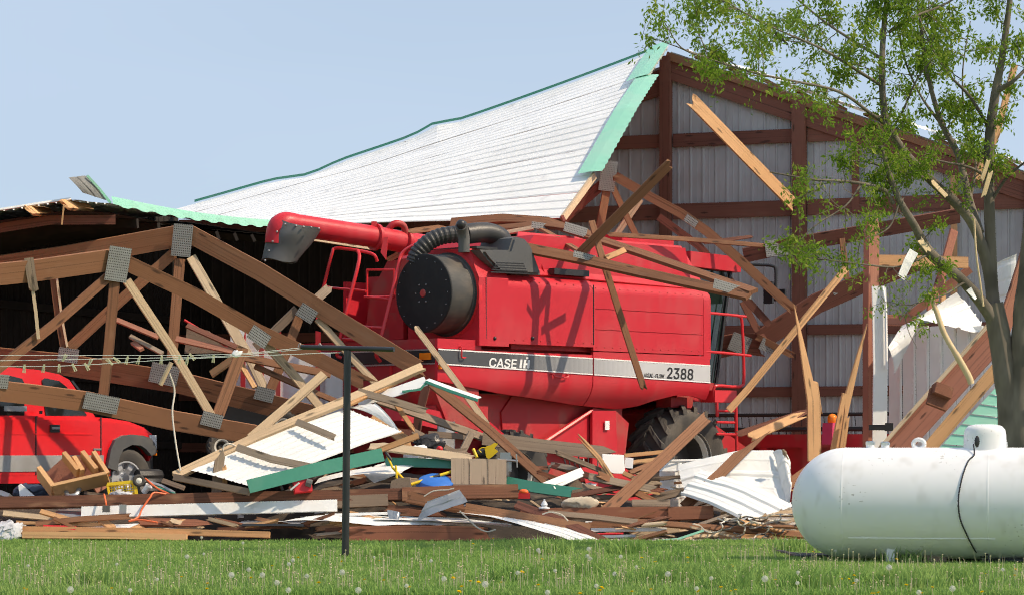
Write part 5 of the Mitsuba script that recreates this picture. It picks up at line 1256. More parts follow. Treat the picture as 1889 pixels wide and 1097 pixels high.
pegs = [(45, 2, 5, 0), (81, 2, 12, 0), (109, 2, 0, 0), (117, 1, 30, 1), (135, 2, -25, 0), (158, 2, -30, 0), (164, 2, 25, 1), (212, 1, -50, 0), (235, 1, 18, 0), (257, 1, 20, 0), (298, 1, 8, 0), (331, 1, 4, 0), (352, 0, -40, 0), (394, 1, 5, 0), (346, 2, 15, 0), (205, 2, -45, 1)]
def peg_mesh(parent, c, rot, up):
    r = math.radians(rot); L = .085
    d = np.array([math.sin(r) * -1, .1, -math.cos(r)]); d = -d if up else d; sd = unit(np.cross(d, [0, 1, 0]))
    for s in (-1, 1):
        put(parent, 'prong', board([c - d * .022 + sd * s * .003, c + d * L * .75 + sd * s * .011], .012, .009, (0, -1, 0), k=1), 'peg_wood')
    put(parent, 'spring', tube([c + d * .02 - [0, .012, 0], c + d * .02 + [0, .012, 0]], .006, 6), 'steel')
for x, i, rot, up in pegs:
    k = thing('clothes_peg', 'pale wooden clothes peg clipped to the clothes line', 'clothes peg', 'pegs on the clothes lines')
    peg_mesh(k, wire_at(i, x), rot, up)
k = thing('cloth_scrap', 'small white rag caught on the clothes line near the post', 'rag')
v = ball(wire_at(0, 436), .05, 2, (1.0, .5, .75)).mesh(); put(k, None, (v[0] + (meshkit.fbm(v[0] * 30, 2)[:, None] - .5) * .04, v[1]), 'card_white', 40)

# ---------------------------------------------------------------- tree
YT = 29.3
tree = thing('tree', 'young spring tree with split trunk and torn pale bark patches behind the tank', 'tree')
limbs = [  # (photo x, y, depth offset, width in photo pixels)
    [(1874, 850, 0, 60), (1866, 760, 0, 50), (1854, 680, 0, 45), (1842, 610, 0, 43), (1832, 560, 0, 36)],
    [(1884, 850, -.05, 60), (1884, 700, -.05, 46), (1888, 600, -.05, 42), (1898, 500, -.1, 38), (1915, 300, -.1, 32)],
    [(1838, 600, 0, 38), (1812, 560, -.1, 30), (1770, 512, -.3, 27), (1716, 468, -.5, 26), (1686, 415, -.7, 20), (1660, 372, -.8, 17), (1640, 320, -.9, 13), (1625, 270, -1, 9)],
    [(1835, 580, .1, 36), (1824, 500, .1, 30), (1800, 425, 0, 27), (1772, 384, -.1, 27), (1712, 328, -.3, 22), (1664, 275, -.4, 20), (1634, 220, -.5, 19), (1627, 140, -.5, 17), (1630, 60, -.4, 14), (1640, -40, -.3, 10)],
    [(1806, 430, .1, 26), (1788, 370, .3, 20), (1768, 288, .5, 16), (1738, 230, .6, 14), (1714, 150, .7, 12), (1700, 60, .8, 9), (1690, -30, .8, 7)],
    [(1832, 560, .1, 30), (1826, 416, .1, 27), (1824, 322, .1, 26), (1826, 250, .1, 25), (1836, 175, .1, 23), (1848, 110, .1, 18), (1858, 40, .1, 15), (1868, -40, .1, 12)],
    [(1837, 170, .1, 16), (1854, 160, 0, 13), (1872, 148, -.1, 10), (1900, 120, -.1, 8)],
    [(1648, 376, -.8, 11), (1632, 352, -.9, 10), (1594, 340, -1.1, 9), (1545, 334, -1.3, 7), (1500, 332, -1.4, 6), (1420, 318, -1.6, 3)],
    [(1634, 230, -.5, 10), (1606, 210, -.7, 8), (1548, 170, -1.1, 7), (1462, 150, -1.5, 6), (1390, 135, -1.8, 5), (1304, 108, -2.1, 4), (1256, 88, -2.3, 3), (1226, 42, -2.4, 2)],
    [(1628, 160, -.5, 9), (1596, 140, -.7, 8), (1518, 92, -1.1, 6), (1440, 58, -1.5, 4), (1380, 28, -1.8, 3), (1325, -6, -2, 2)],
    [(1628, 110, -.5, 9), (1580, 80, -.2, 7), (1520, 40, .1, 6), (1460, -10, .3, 4)],
    [(1640, 60, -.4, 9), (1690, 30, -.2, 7), (1740, 10, 0, 6), (1790, -20, 0, 4)],
    [(1738, 232, .6, 9), (1700, 180, .9, 6), (1672, 120, 1.1, 5), (1656, 60, 1.2, 4)],
    [(1826, 240, .1, 10), (1790, 180, .3, 8), (1752, 140, .5, 6), (1720, 90, .6, 4), (1690, 20, .6, 3)],
    [(1826, 330, .1, 9), (1790, 310, -.2, 7), (1745, 300, -.5, 5), (1700, 290, -.7, 3)],
    [(1712, 330, -.3, 8), (1660, 318, -.6, 6), (1600, 300, -.9, 4), (1540, 296, -1.2, 3)],
    [(1790, 372, .3, 8), (1800, 300, .5, 6), (1780, 220, .7, 5), (1776, 130, .8, 4), (1790, 40, .9, 3)],
    [(1640, 250, -.4, 7), (1668, 200, -.6, 6), (1690, 150, -.7, 4), (1720, 110, -.8, 3)],
    [(1824, 380, .1, 9), (1856, 330, .0, 7), (1890, 300, -.1, 5)],
    [(1590, 338, -1.1, 6), (1560, 380, -1.3, 4), (1500, 420, -1.5, 3), (1455, 470, -1.6, 2)],
    [(1780, 520, -.3, 7), (1740, 545, -.5, 5), (1690, 560, -.8, 4), (1660, 590, -.9, 3)],
    [(1716, 468, -.5, 7), (1660, 492, -.8, 5), (1590, 488, -1.1, 4), (1510, 478, -1.4, 3), (1430, 470, -1.6, 2)],
    [(1660, 372, -.8, 6), (1640, 420, -.9, 4), (1600, 440, -1.1, 3), (1560, 450, -1.2, 2)],
]
segs = []
def limb_path(L):
    P = smooth_path([np.array([*at(x, y, YT + d)]) for x, y, d, w in L], 5)
    w = np.interp(np.linspace(0, len(L) - 1, len(P)), np.arange(len(L)), [q[3] for q in L]) * YT / F / 2
    return P, w
for n_, L in enumerate(limbs):
    P, w = limb_path(L)
    if n_ > 1: w = w * .74
    if n_ < 2: P[0][2] = -.1
    nz = (meshkit.fbm(P * 4, 2, n_) - .5)
    put(tree, 'trunk' if n_ < 2 else 'limb', tube(P, w * (1 + .25 * nz), 10 if n_ < 7 else 6), 'bark', 60)
    if n_ > 1: segs.append((P, w))
# torn patches of bare wood
for (a, b, d, w) in (((1720, 336), (1745, 362), -.5, 9), ((1812, 330), (1822, 300), -.22, 8), ((1815, 360), (1826, 322), -.25, 9), ((1700, 447), (1712, 462), -.72, 12)):
    put(tree, 'torn_bark', board([at(*a, YT + d), at(*b, YT + d)], w * YT / F, .012, (.5, -1, .2), jag=(.05, .05)), 'bare_wood')
# twigs
tr = np.random.default_rng(31)
twigs, leaves_at = MB(), []
def grow(p, d, L, r, depth):
    n = 5; P = [p]
    for q in range(n):
        d = unit(d + tr.normal(0, .16, 3) + np.array([0, 0, .02]))
        P.append(P[-1] + d * L / n)
    tube(P, np.linspace(r, r * .45, n + 1), 4 if depth else 3, caps=False, mb=twigs)
    for q in range(1, n + 1):
        if depth == 0 or q > 2: leaves_at.append((P[q], d))
        if depth == 0: leaves_at.append(((P[q] + P[q - 1]) / 2, d))
    if depth:
        for q in range(2, n + 1):
            for _ in range(1 + (tr.random() < .35)):
                s = unit(np.cross(d, tr.normal(0, 1, 3)))
                grow(P[q], unit(d * .7 + s * .8 + np.array([0, -.05, .12])), L * tr.uniform(.45, .7), r * .55, depth - 1)
dens = {7: .8, 8: .95, 9: 1.0, 10: 1.3, 11: 1.3, 3: .9}
for n_, (P, w) in enumerate(segs, 2):
    L = np.concatenate([[0], np.cumsum(np.linalg.norm(np.diff(P, axis=0), axis=1))])
    k = L[-1] / .16 * dens.get(n_, .85)
    for s in np.sort(tr.uniform(.12 if w[0] < .05 else .35, 1, int(k))):
        p = np.array([np.interp(s * L[-1], L, P[:, c]) for c in range(3)])
        q = min(int(s * (len(P) - 1)), len(P) - 2); d = unit(P[q + 1] - P[q])
        side = unit(np.cross(d, tr.normal(0, 1, 3)))
        py_ = CY - (p[2] - EYE) * F / p[1]
        ln = tr.uniform(.22, .55) * (1.15 if py_ < 160 else .8)
        grow(p, unit(d * .5 + side), ln, .0065, 1 if tr.random() < .75 else 0)
put(tree, 'twigs', twigs, 'bark', 50)
labels[tree + '__twigs'] = {'kind': 'stuff', 'label': 'fine twigs of the tree'}
# leaves: small drooping folded blades in clusters
def leaf_mesh(pts, per, size, seed, cut):
    r = np.random.default_rng(seed)
    V = []
    for p, d in pts:
        px, py = CX + F * p[0] / p[1], CY - (p[2] - EYE) * F / p[1]
        keep = 1.0 if py < 150 else (.56 if py < 330 else .40)
        keep *= .55 + .9 * meshkit.noise(p * 2.6, 5)
        if r.random() > keep * cut: continue
        for _ in range(r.integers(1, per + 1)):
            a = unit(r.normal(0, .8, 3) + np.array([0, 0, -.75])); s = unit(np.cross(a, r.normal(0, 1, 3))); up_ = np.cross(a, s)
            l = size * r.uniform(.55, 1.2); wd = l * r.uniform(.16, .26)
            o = p + r.normal(0, .04, 3)
            V.append([o, o + a * l * .5 + s * wd, o + a * l, o + a * l * .5 - s * wd, o + a * l * .45 + up_ * wd * .35])
    V = np.array(V); n = len(V)
    o = np.arange(n)[:, None] * 5
    f = np.concatenate([o + [0, 1, 4], o + [1, 2, 4], o + [2, 3, 4], o + [3, 0, 4]], 0)
    return V.reshape(-1, 3), f
lm = leaf_mesh(leaves_at, 7, .058, 77, 1.0)
k = put(tree, 'crown', lm, 'leaf_green'); labels[k] = {'kind': 'stuff', 'label': 'fresh green leaves of the tree'}
pick = [leaves_at[i] for i in tr.choice(len(leaves_at), len(leaves_at) // 9, replace=False)]
k = put(tree, 'crown', leaf_mesh(pick, 4, .085, 78, 1.0), 'leaf_yellow'); labels[k] = {'kind': 'stuff', 'label': 'hanging yellow green seed clusters of the tree'}
# broken branches hanging
br = thing('broken_branch', 'pale broken branch hanging down from the fork of the tree over the white wall panel', 'branch')
put(br, None, tube(smooth_path([at(1717, 548, 28.8), at(1728, 575, 28.7), at(1742, 615, 28.6), at(1765, 655, 28.5), at(1786, 692, 28.5), at(1792, 708, 28.5)], 5), [.025] * 5 + [.03] * 10 + [.035] * 11, 8), 'bare_wood', 50)
k = thing('broken_branch', 'thin pale twig hanging down the middle of the tree crown', 'branch')
put(k, None, tube(smooth_path([at(1797, 405, 28.7), at(1801, 470, 28.6), at(1808, 520, 28.6), at(1814, 565, 28.6)], 6), .012, 6), 'bare_wood', 50)
k = thing('metal_strip', 'white metal strip caught hanging in the tree', 'metal strip')
put(k, None, board([at(1686, 464, 28.5), at(1676, 482, 28.45), at(1662, 513, 28.4)], .105, .008, (.5, -1, .3), twist=.5), 'white_metal')
k = thing('metal_strip', 'small crumpled white scrap stuck in the tree fork', 'metal strip')
put(k, None, board([at(1787, 533, 28.9), at(1800, 552, 28.9)], .07, .008, (.5, -1, .5), twist=.8), 'white_metal')

# birds
def bird(name, label, c, s, heading, m1):
    k = thing(name, label, 'bird')
    h = np.array([heading, -.3, .55]); h = unit(h)
    Mb = frame(h, (0, -1, 0), c)
    prof = [(0.0, -.62), (.10, -.56), (.13, -.40), (.22, -.20), (.33, .0), (.34, .18), (.26, .36), (.21, .46), (.23, .56), (.22, .66), (.14, .76), (.05, .80), (.03, .86), (0, .93)]
    put(k, 'body', tuple(lathe([(a * s, b * s) for a, b in prof], 16)), m1, True, M=Mb)
    put(k, 'tail', board([c - h * s * .45, c - h * s * 1.15], s * .22, s * .04, (0, -1, .2)), m1)
    put(k, 'wing', ball(c + np.array([0, -.30, .0]) * s - h * s * .1, s * .4, 2, (.55, .25, .9)), m1, True)
    for dx in (-.1, .1): put(k, 'leg', tube([c + np.array([dx * s, 0, -.2 * s]), c + np.array([dx * s, 0, -.62 * s])], s * .03, 5), 'print_black')
mat('bird_brown', dusty((.24, .17, .11), (.42, .36, .28), .9, 30.0), .8); mat('bird_black', (.02, .02, .024), .5)
bird('sparrow', 'small brown sparrow perched on the edge of the white crumpled sheet', at(1448, 836, 33.55), .085, -.35, 'bird_brown')
bird('blackbird', 'dark bird perched on a twig high in the left of the tree', at(1440, 70, 27.8), .10, -.6, 'bird_black')

# ---------------------------------------------------------------- fallen wall panels and metal sheets
def sheet(name, label, c, A, m, nb=12, rib=.02, crumple=.03, bow=0.0, bow_dir=(0, -1, .5), pitch=.23, scale=1.5, seed=1, parent=None, part=None, thick=.008, d=(0, 1, -.2), cat='metal sheet', smooth=False):
    """c: four (x, y, Y) corners c00, c10, c11, c01; ribs run from c0x to c1x ... along b (c00 -> c01)"""
    S = quad_surface(*[at(*q) for q in c], bow=bow, bow_dir=bow_dir)
    mb = solid_sheet(ribbed(S, A, nb, pitch=pitch, rib=rib, crumple=crumple, seed=seed, scale=scale), thick, d)
    if parent: return put(parent, part or 'sheet', mb, m, smooth)
    k = thing(name, label, cat); put(k, None, mb, m, smooth); return k

# framed wall panel lying in front of the combine
wp = thing('fallen_wall_panel', 'fallen white ribbed wall panel with pale wooden frame lying tilted in front of the combine', 'wall panel')
put(wp, 'stud', px_board([(322, 878, 32.9), (480, 803, 33.5), (640, 738, 34.2), (776, 678, 34.9)], None, 17, nrm=(.1, -1, .9), t=.06, jag=(0, .08)), 'wood_pale')
put(wp, 'stud', px_board([(640, 748, 34.1), (760, 692, 34.85)], None, 6, nrm=(.1, -1, .9), jag=(0, .08)), 'wood_fresh')
put(wp, 'stud', px_board([(322, 880, 32.85), (390, 893, 32.6), (460, 907, 32.4)], None, 12, nrm=(0, -1, .2), t=.06), 'wood_grey')
sheet(None, None, [(352, 868, 32.95), (478, 898, 32.5), (742, 796, 33.9), (640, 752, 34.2)], .95, 'white_metal', 18, .013, .025, .04, (0, -.3, 1), seed=5, parent=wp, pitch=.125)
sheet(None, None, [(622, 752, 34.3), (690, 742, 34.2), (738, 800, 33.9), (700, 772, 34.1)], .4, 'white_metal', 8, .01, .04, .06, (0, -.3, 1), seed=8, parent=wp)
for P, w in (([(438, 825, 33.15), (500, 846, 32.9), (578, 862, 32.75)], 13), ([(548, 778, 33.6), (578, 790, 33.45), (614, 805, 33.3)], 12), ([(660, 722, 34.35), (720, 738, 34.3), (782, 757, 34.3)], 13)):
    put(wp, 'stud', px_board(P, None, w, nrm=(0, -1, .25), t=.05, jag=(0, .08)), 'wood_grey')
for lab, P, w, kw in (('long green trim board along the bottom of the fallen wall panel', [(458, 897, 32.35), (580, 866, 32.6), (706, 838, 32.9)], 25, {}),
                      ('short green trim board behind the yellow handled tool', [(712, 852, 33.5), (770, 853, 33.45), (832, 855, 33.4)], 17, dict(jag=(.02, .03))),
                      ('tapering green trim board right of the weathered wooden slab', [(934, 888, 33.3), (990, 899, 33.2), (1058, 908, 33.1)], 20, dict(spike=(.1, -.1, -.35, -.5), jag=(0, .02)))):
    k = thing('trim_board', lab, 'trim board'); put(k, None, px_board(P, None, w, nrm=(.35, -1, .2), t=.03, **kw), 'green_dark')
fl_ = thing('bent_flashing', 'bent white corner flashing with green edge arching over the heap', 'flashing')
def bent(parent, P, w, m, nrm, t=.012, part=None, edge=None):
    put(parent, part, px_board(P, None, w, nrm=nrm, t=t), m)
put(fl_, 'sheet', px_board([(660, 742, 34.5), (730, 722, 34.5), (786, 702, 34.55)], None, 24, nrm=(-.3, -1, .9), t=.012), 'white_metal')
put(fl_, 'sheet', px_board([(788, 700, 34.55), (832, 716, 34.4), (884, 734, 34.2)], None, 15, nrm=(.5, -.6, 1), t=.012), 'white_metal')
put(fl_, 'edge', px_board([(786, 704, 34.5), (832, 722, 34.33), (881, 738, 34.15)], None, 5, nrm=(.2, -1, .1), t=.03), 'green_dark')
put(fl_, 'edge', px_board([(742, 722, 34.45), (775, 718, 34.48), (787, 704, 34.5)], None, 4, nrm=(.2, -1, .1), t=.02), 'green_dark')
# white sheets in the heap
sheet('fallen_metal_sheet', 'white ribbed sheet sloping down the front of the heap at the middle', [(842, 944, 32.2), (960, 948, 32.5), (1130, 1003, 31.95), (1070, 1004, 31.8)], .7, 'white_metal', 14, .015, .04, .06, (0, -.4, 1), seed=13)
sheet('fallen_metal_sheet', 'long thin white sheet lying behind the black post near the lawn', [(488, 962, 32.3), (640, 948, 32.6), (940, 968, 32.4), (700, 968, 32.1)], .4, 'white_metal', 14, .01, .05, .03, (0, -.2, 1), seed=14)
sheet('fallen_metal_sheet', 'narrow white sheet under the dark hollow of the heap', [(690, 958, 32.25), (692, 952, 32.5), (945, 966, 32.45), (945, 972, 32.15)], .25, 'white_metal', 14, .006, .03, .03, (0, -.2, 1), seed=15)
sheet('fallen_metal_sheet', 'dark flat roof sheet lying low left of the black post', [(448, 966, 32.3), (450, 960, 32.7), (568, 960, 32.7), (560, 972, 32.25)], .4, 'grey_metal', 6, .01, .02, seed=16)
sheet('fallen_metal_sheet', 'white sheet lying behind the wooden slab above the red tool', [(660, 868, 33.6), (720, 852, 34.2), (800, 842, 34.2), (690, 892, 33.2)], .5, 'white_metal', 8, .012, .04, seed=17)
sheet('fallen_metal_sheet', 'pale curved strip over the red tool at the foot of the green trim', [(580, 894, 33.0), (590, 884, 33.3), (780, 852, 33.6), (740, 870, 33.2)], .3, 'white_metal', 10, .008, .03, .05, (0, 0, 1), seed=18)
gf_ = sheet('crumpled_flashing', 'crumpled grey galvanised flashing sticking up at the front of the heap', [(768, 960, 32.05), (788, 926, 32.25), (850, 902, 32.3), (864, 926, 32.0)], .35, 'grey_metal', 10, .012, .035, .03, (.3, -1, .5), seed=19, scale=4)
sheet('crumpled_flashing', 'small torn grey metal scrap low at the front left of the crumpled flashing', [(716, 940, 32.4), (736, 944, 32.3), (732, 960, 32.2), (716, 960, 32.3)], .25, 'grey_metal', 4, .01, .06, seed=20, scale=4)
sheet('crumpled_metal_sheet', 'upper white crumpled roof sheet with a perched sparrow', [(1254, 858, 33.8), (1266, 918, 33.4), (1458, 938, 33.45), (1424, 832, 33.95)], 1.0, 'white_metal', 16, .02, .07, .06, (.2, -.6, 1), pitch=.5, seed=21, scale=1.6)
sheet('crumpled_metal_sheet', 'white folded top edge of the upper crumpled sheet', [(1422, 832, 33.9), (1456, 936, 33.4), (1463, 890, 33.5), (1456, 851, 33.75)], .6, 'white_metal', 8, .01, .06, .10, (.1, -.5, 1), seed=22)
sheet('crumpled_metal_sheet', 'lower grey white curved ribbed sheet sliding off the heap towards the tank', [(1292, 864, 33.5), (1254, 914, 32.95), (1372, 960, 32.3), (1468, 932, 33.0)], 1.0, 'white_metal', 16, .03, .04, .03, (0, -.5, 1), pitch=.33, seed=23)
gp = thing('white_gate_panel', 'rust stained white ribbed door panel standing in front of the combine wheel', 'panel')
for q in range(5):
    y0, y1 = 852 + q * 17, 852 + q * 17 + 16.4
    x0, x1 = 1216 + q * .8, 1258 + q * 2.2
    S = quad_surface(at(x0, y1, 34.2), at(x1, y1, 34.1), at(x1, y0, 34.25), at(x0, y0, 34.35))
    put(gp, 'slat', solid_sheet(ribbed(S, .3, 2, pitch=.3, rib=.012, minor=False), .03), 'white_trim')
put(gp, 'top_rail', tube([at(1212, 851, 34.2), at(1320, 848, 34.3)], .022, 8), 'white_trim')
sheet('fallen_metal_sheet', 'blue grey ribbed sheet lying under the small planks at the left', [(96, 950, 32.5), (110, 935, 33.0), (205, 938, 33.0), (196, 962, 32.4)], .6, 'grey_metal', 5, .015, .02, seed=24)
sheet('fallen_metal_sheet', 'thin white metal strip slanting over the orange beams', [(145, 974, 32.2), (150, 969, 32.35), (256, 965, 32.3), (225, 979, 32.1)], .2, 'white_metal', 5, .005, .01, seed=25)
k = thing('drywall_scrap', 'square white board scrap stuck in front of the combine front wheel', 'board scrap'); put(k, None, px_board([(1112, 854, 34.6), (1152, 856, 34.7)], None, 36, nrm=(.3, -1, .3), t=.012), 'card_white')
k = thing('drywall_scrap', 'smaller white board scrap right of the square one', 'board scrap'); put(k, None, px_board([(1153, 853, 34.8), (1168, 854, 34.8)], None, 20, nrm=(.3, -1, .3), t=.012), 'card_white')
k = thing('white_board', 'off white moulded board sloping up over the green trim tip', 'board'); put(k, None, px_board([(1004, 896, 33.2), (1074, 868, 33.5)], None, 13, nrm=(.3, -1, .6), t=.03), 'white_trim')
k = thing('white_board', 'second narrow off white board just under the moulded one', 'board'); put(k, None, px_board([(1022, 900, 33.15), (1074, 876, 33.4)], None, 6, nrm=(.3, -1, .6), t=.03), 'white_trim')
# red header sheet and plywood
k = thing('torn_red_sheet', 'torn bright red machine panel lying in the heap below the combine', 'panel')
P2 = [(1075, 862), (1148, 858), (1214, 900), (1222, 930), (1110, 932), (1082, 892)]
put(k, None, prism([at(x, y, 34.9)[[0, 2]] for x, y in P2], (1, .25, 0), (0, .3, 1), (0, 1, 0), (-.6 * 0, 34.9 - .3 * .3, 0), .04), 'red_clean')
k = thing('plywood_piece', 'torn brown plywood corner leaning on the red panel', 'plywood')
put(k, None, prism([at(x, y, 33.4)[[0, 2]] for x, y in ((1036, 918), (1050, 892), (1066, 884), (1092, 905), (1108, 920))], (1, 0, 0), (0, .1, 1), (0, 1, 0), (0, 33.4, 0), .02), 'wood_grey')
slab = thing('wooden_slab', 'weathered wide wooden slab with dark stains standing in the heap', 'slab')
for q in range(3):
    x0 = 832 + q * 33.3
    put(slab, 'plank', px_board([(x0 + 16.5 + q, 846 + q, 33.2), (x0 + 16.8 + q, 894, 33.05)], None, 33.4, nrm=(.06, -1, .1), t=.05), 'wood_grey')
put(slab, 'edge_batten', px_board([(836, 896, 33.0), (934, 898, 33.0)], None, 7, nrm=(.3, -1, .2)), 'wood_grey')

# ---------------------------------------------------------------- wall remains on the right
rw = thing('torn_wall_section', 'torn white ribbed wall section standing beside the tall red post', 'wall section')
for q in range(8):
    x0 = 1640 + q * 25
    ya, yb = 40.9 - q * .15, 40.75 - q * .15
    S = quad_surface(at(x0, 840, ya), at(x0 + 23.8, 840, yb), at(x0 + 23.8, 600 + (q == 0) * 30, yb - .12), at(x0, 602 + (q == 0) * 60 + (q == 1) * 28, ya - .12), .02)
    put(rw, 'wall_sheet', solid_sheet(ribbed(S, .21, 6, pitch=.21, rib=.03, crumple=.008, seed=q, minor=False), .01), 'white_metal')
put(rw, 'corner_trim', px_board([(1622, 838, 39.9), (1624, 680, 39.9), (1622, 560, 39.9), (1621, 528, 39.9)], None, 29, nrm=(.35, -1, .05), t=.02), 'white_metal')
put(rw, 'corner_trim', px_board([(1636, 680, 39.85), (1634, 560, 39.85), (1628, 530, 39.9)], None, 10, nrm=(1, -.4, 0), t=.02), 'white_metal')
put(rw, 'bracket', MB().box(at(1620, 788, 39.7), .28, .05, .08), 'black_steel')
sheet('crumpled_wall_sheet', 'crumpled white wall sheet folded over behind the tree fork', [(1696, 588, 39.2), (1808, 618, 39.8), (1812, 596, 40.2), (1778, 553, 40.6)], .9, 'white_metal', 8, .025, .035, .02, (.3, -1, .5), pitch=.3, seed=31)
sheet('crumpled_wall_sheet', 'narrow grey fold of wall sheet along the top of the folded white sheet', [(1692, 587, 39.1), (1700, 592, 39.3), (1780, 556, 40.5), (1764, 540, 39.9)], .25, 'white_metal', 6, .01, .02, seed=34)
sheet('crumpled_wall_sheet', 'white curled strip of wall sheet beside the corner trim', [(1638, 640, 39.9), (1662, 600, 40.3), (1700, 588, 40.2), (1650, 690, 40.0)], .3, 'white_metal', 6, .01, .03, .04, (.5, -1, .4), seed=35)
sheet('crumpled_wall_sheet', 'small white torn wall sheet at the right of the tree trunk', [(1838, 600, 38.6), (1836, 490, 38.6), (1876, 470, 38.5), (1862, 610, 38.5)], .4, 'white_metal', 6, .012, .05, .05, (.3, -1, .2), seed=32)
sheet('crumpled_wall_sheet', 'white strip of wall sheet low beside the tree trunk', [(1846, 690, 38.4), (1850, 600, 38.4), (1872, 600, 38.3), (1868, 700, 38.3)], .25, 'white_metal', 4, .012, .03, seed=33)
gs = thing('green_siding', 'pale green lap siding lying tilted behind the tank', 'siding')
gA, gB, gC = at(1722, 838, 36.3), at(1860, 690, 36.5), at(1905, 838, 36.0)
for q in range(8):
    t0, t1 = q / 8, (q + .97) / 8
    a0, a1 = gA + (gB - gA) * t0, gA + (gB - gA) * t1
    b0, b1 = gC + (gB - gC) * t0 + [0.3, 0, 0], gC + (gB - gC) * t1 + [0.3, 0, 0]
    nn = np.array([.2, -1, .4]) * .02
    put(gs, 'plank', MB().add([a0 + nn, b0 + nn - [0, 0, .12], b1 - [0, 0, .12], a1, a0 + nn + [0, .03, 0], b0 + nn + [0, .03, -.12], b1 + [0, .03, -.12], a1 + [0, .03, 0]], [[0, 1, 2, 3], [7, 6, 5, 4], [0, 4, 5, 1], [3, 2, 6, 7], [0, 3, 7, 4], [1, 5, 6, 2]]), 'green_paint')
k = thing('metal_box', 'rusty dark metal box resting on the wide salmon beam', 'box')
bx_ = at(1737, 722, 36.3)
put(k, 'lid', MB().box(bx_, .26, .16, .17, frame((.3, -1, .3), (1, 0, -.3))[:3, :3]), 'wood_rot'); put(k, 'base', MB().box(bx_ + [-.05, 0, -.11], .30, .24, .05, frame((.3, -1, .3), (1, 0, -.3))[:3, :3]), 'wood_rot')
k = thing('metal_bracket', 'small black bracket hanging at the foot of the white corner trim', 'bracket')
put(k, None, MB().box(at(1640, 787, 39.5), .12, .05, .12).box(at(1628, 789, 39.5), .22, .04, .035), 'black_steel')

# ---------------------------------------------------------------- things among the wreckage
wag = thing('grain_wagon', 'white sided wagon with dark red posts in the shade behind the trusses', 'wagon')
def wq(P, Yd, m, name, d=.05): put(wag, name, prism([at(x, y, Yd)[[0, 2]] for x, y in P], (1, 0, 0), (0, 0, 1), (0, 1, 0), (0, Yd, 0), d), m)
wq([(425, 600), (470, 600), (500, 640), (610, 650), (610, 790), (425, 760)], 38.6, 'card_white', 'side_panel')
wq([(600, 655), (632, 700), (632, 790), (600, 790)], 38.5, 'card_white', 'side_panel')
for x in (448, 482, 513, 586): wq([(x - 4, 610), (x + 5, 612), (x + 3, 790), (x - 5, 790)], 38.45, 'red_dirty', 'post')
wq([(400, 735), (640, 775), (640, 800), (400, 790)], 38.3, 'print_black', 'frame')
k = thing('tilted_board', 'pale grey triangular board tilted in the dark between the trusses', 'board')
put(k, None, prism([at(x, y, 38.0)[[0, 2]] for x, y in ((345, 600), (385, 610), (432, 650), (340, 652))], (1, 0, 0), (0, 0, 1), (0, 1, 0), (0, 38.0, 0), .03), 'wood_grey')
k = thing('tilted_board', 'white sheet standing edge on in the dark left of the wagon', 'board')
put(k, None, prism([at(x, y, 37.8)[[0, 2]] for x, y in ((436, 600), (452, 602), (446, 648), (430, 640))], (1, 0, 0), (0, 0, 1), (0, 1, 0), (0, 37.8, 0), .03), 'card_white')
k = thing('red_rail', 'thin red bar sloping over the tilted grey board', 'bar'); put(k, None, tube([at(340, 590, 37.9), at(390, 620, 37.9), at(432, 648, 37.8)], .02, 6), 'red_clean')
for lab, x, y, Yd, R, s in (('knobby black tyre in the dark below the bottom chord of the second truss', 407, 824, 36.3, .20, 1), ('dusty grey tyre behind the fallen wall panel', 520, 790, 36.8, .26, 1)):
    w_ = thing('knobby_tyre', lab, 'tyre'); c = at(x, y, Yd)
    M = frame((.45, -1, .05), (1, 0, 0), c)
    tyre(R, R * .8, R * .5, 16, R * .08, M, w_, 'carcass', rimmat='rim_cream')
k = thing('small_cable_loop', 'white cable loop hooked over the corner of the wall panel stud', 'cable'); put(k, None, tube(smooth_path([at(411, 840, 33.2), at(413, 822, 33.2), at(424, 818, 33.2), at(434, 822, 33.3)], 6), .012, 6), 'cable_white', 40)
k = thing('hanging_cable', 'thin pale cable hanging from the truss down to the wall panel', 'cable'); put(k, None, tube(smooth_path([at(313, 688, 33.2), at(322, 720, 33.2), at(318, 760, 33.1), at(324, 815, 33.0), at(333, 868, 32.9)], 8), .012, 6), 'cable_white', 40)
k = thing('wooden_pole', 'short broken wooden pole hanging by the second truss plate', 'pole'); put(k, None, tube([at(316, 668, 33.0), at(296, 710, 33.0)], .028, 8), 'wood_pale', 40)
# wooden drawer box at the truck
cr = thing('wooden_box', 'upturned wooden box with dividers leaning in front of the red truck', 'box')
b0, b1, b2, b3 = (98, 905), (198, 882), (174, 836), (75, 872)
def P3(q, Yd): return at(q[0], q[1], Yd)
put(cr, 'bottom', px_board([(98, 904, 32.95), (200, 881, 33.0)], None, 7, nrm=(.2, -1, .9), t=.22), 'wood_fresh')
put(cr, 'side', px_board([(72, 870, 33.1), (98, 905, 32.95)], None, 9, nrm=(.4, -1, .3), t=.24), 'wood_fresh')
put(cr, 'back', prism([at(x, y, 33.25)[[0, 2]] for x, y in ((98, 903), (196, 880), (160, 840), (118, 842), (84, 872))], (1, 0, 0), (0, 0, 1), (0, 1, 0), (0, 33.25, 0), .02), 'wood_salmon')
for a, b in (((118, 840), (144, 872)), ((136, 848), (152, 874)), ((152, 838), (178, 870)), ((172, 838), (198, 878))):
    put(cr, 'divider', px_board([(*a, 33.15), (*b, 32.98)], None, 8, nrm=(.5, -1, .2), t=.15), 'wood_fresh')
yc = thing('yellow_crate', 'yellow plastic basket lying in front of the truck wheel', 'basket')
yq = [(198, 893), (248, 888), (252, 912), (202, 914)]
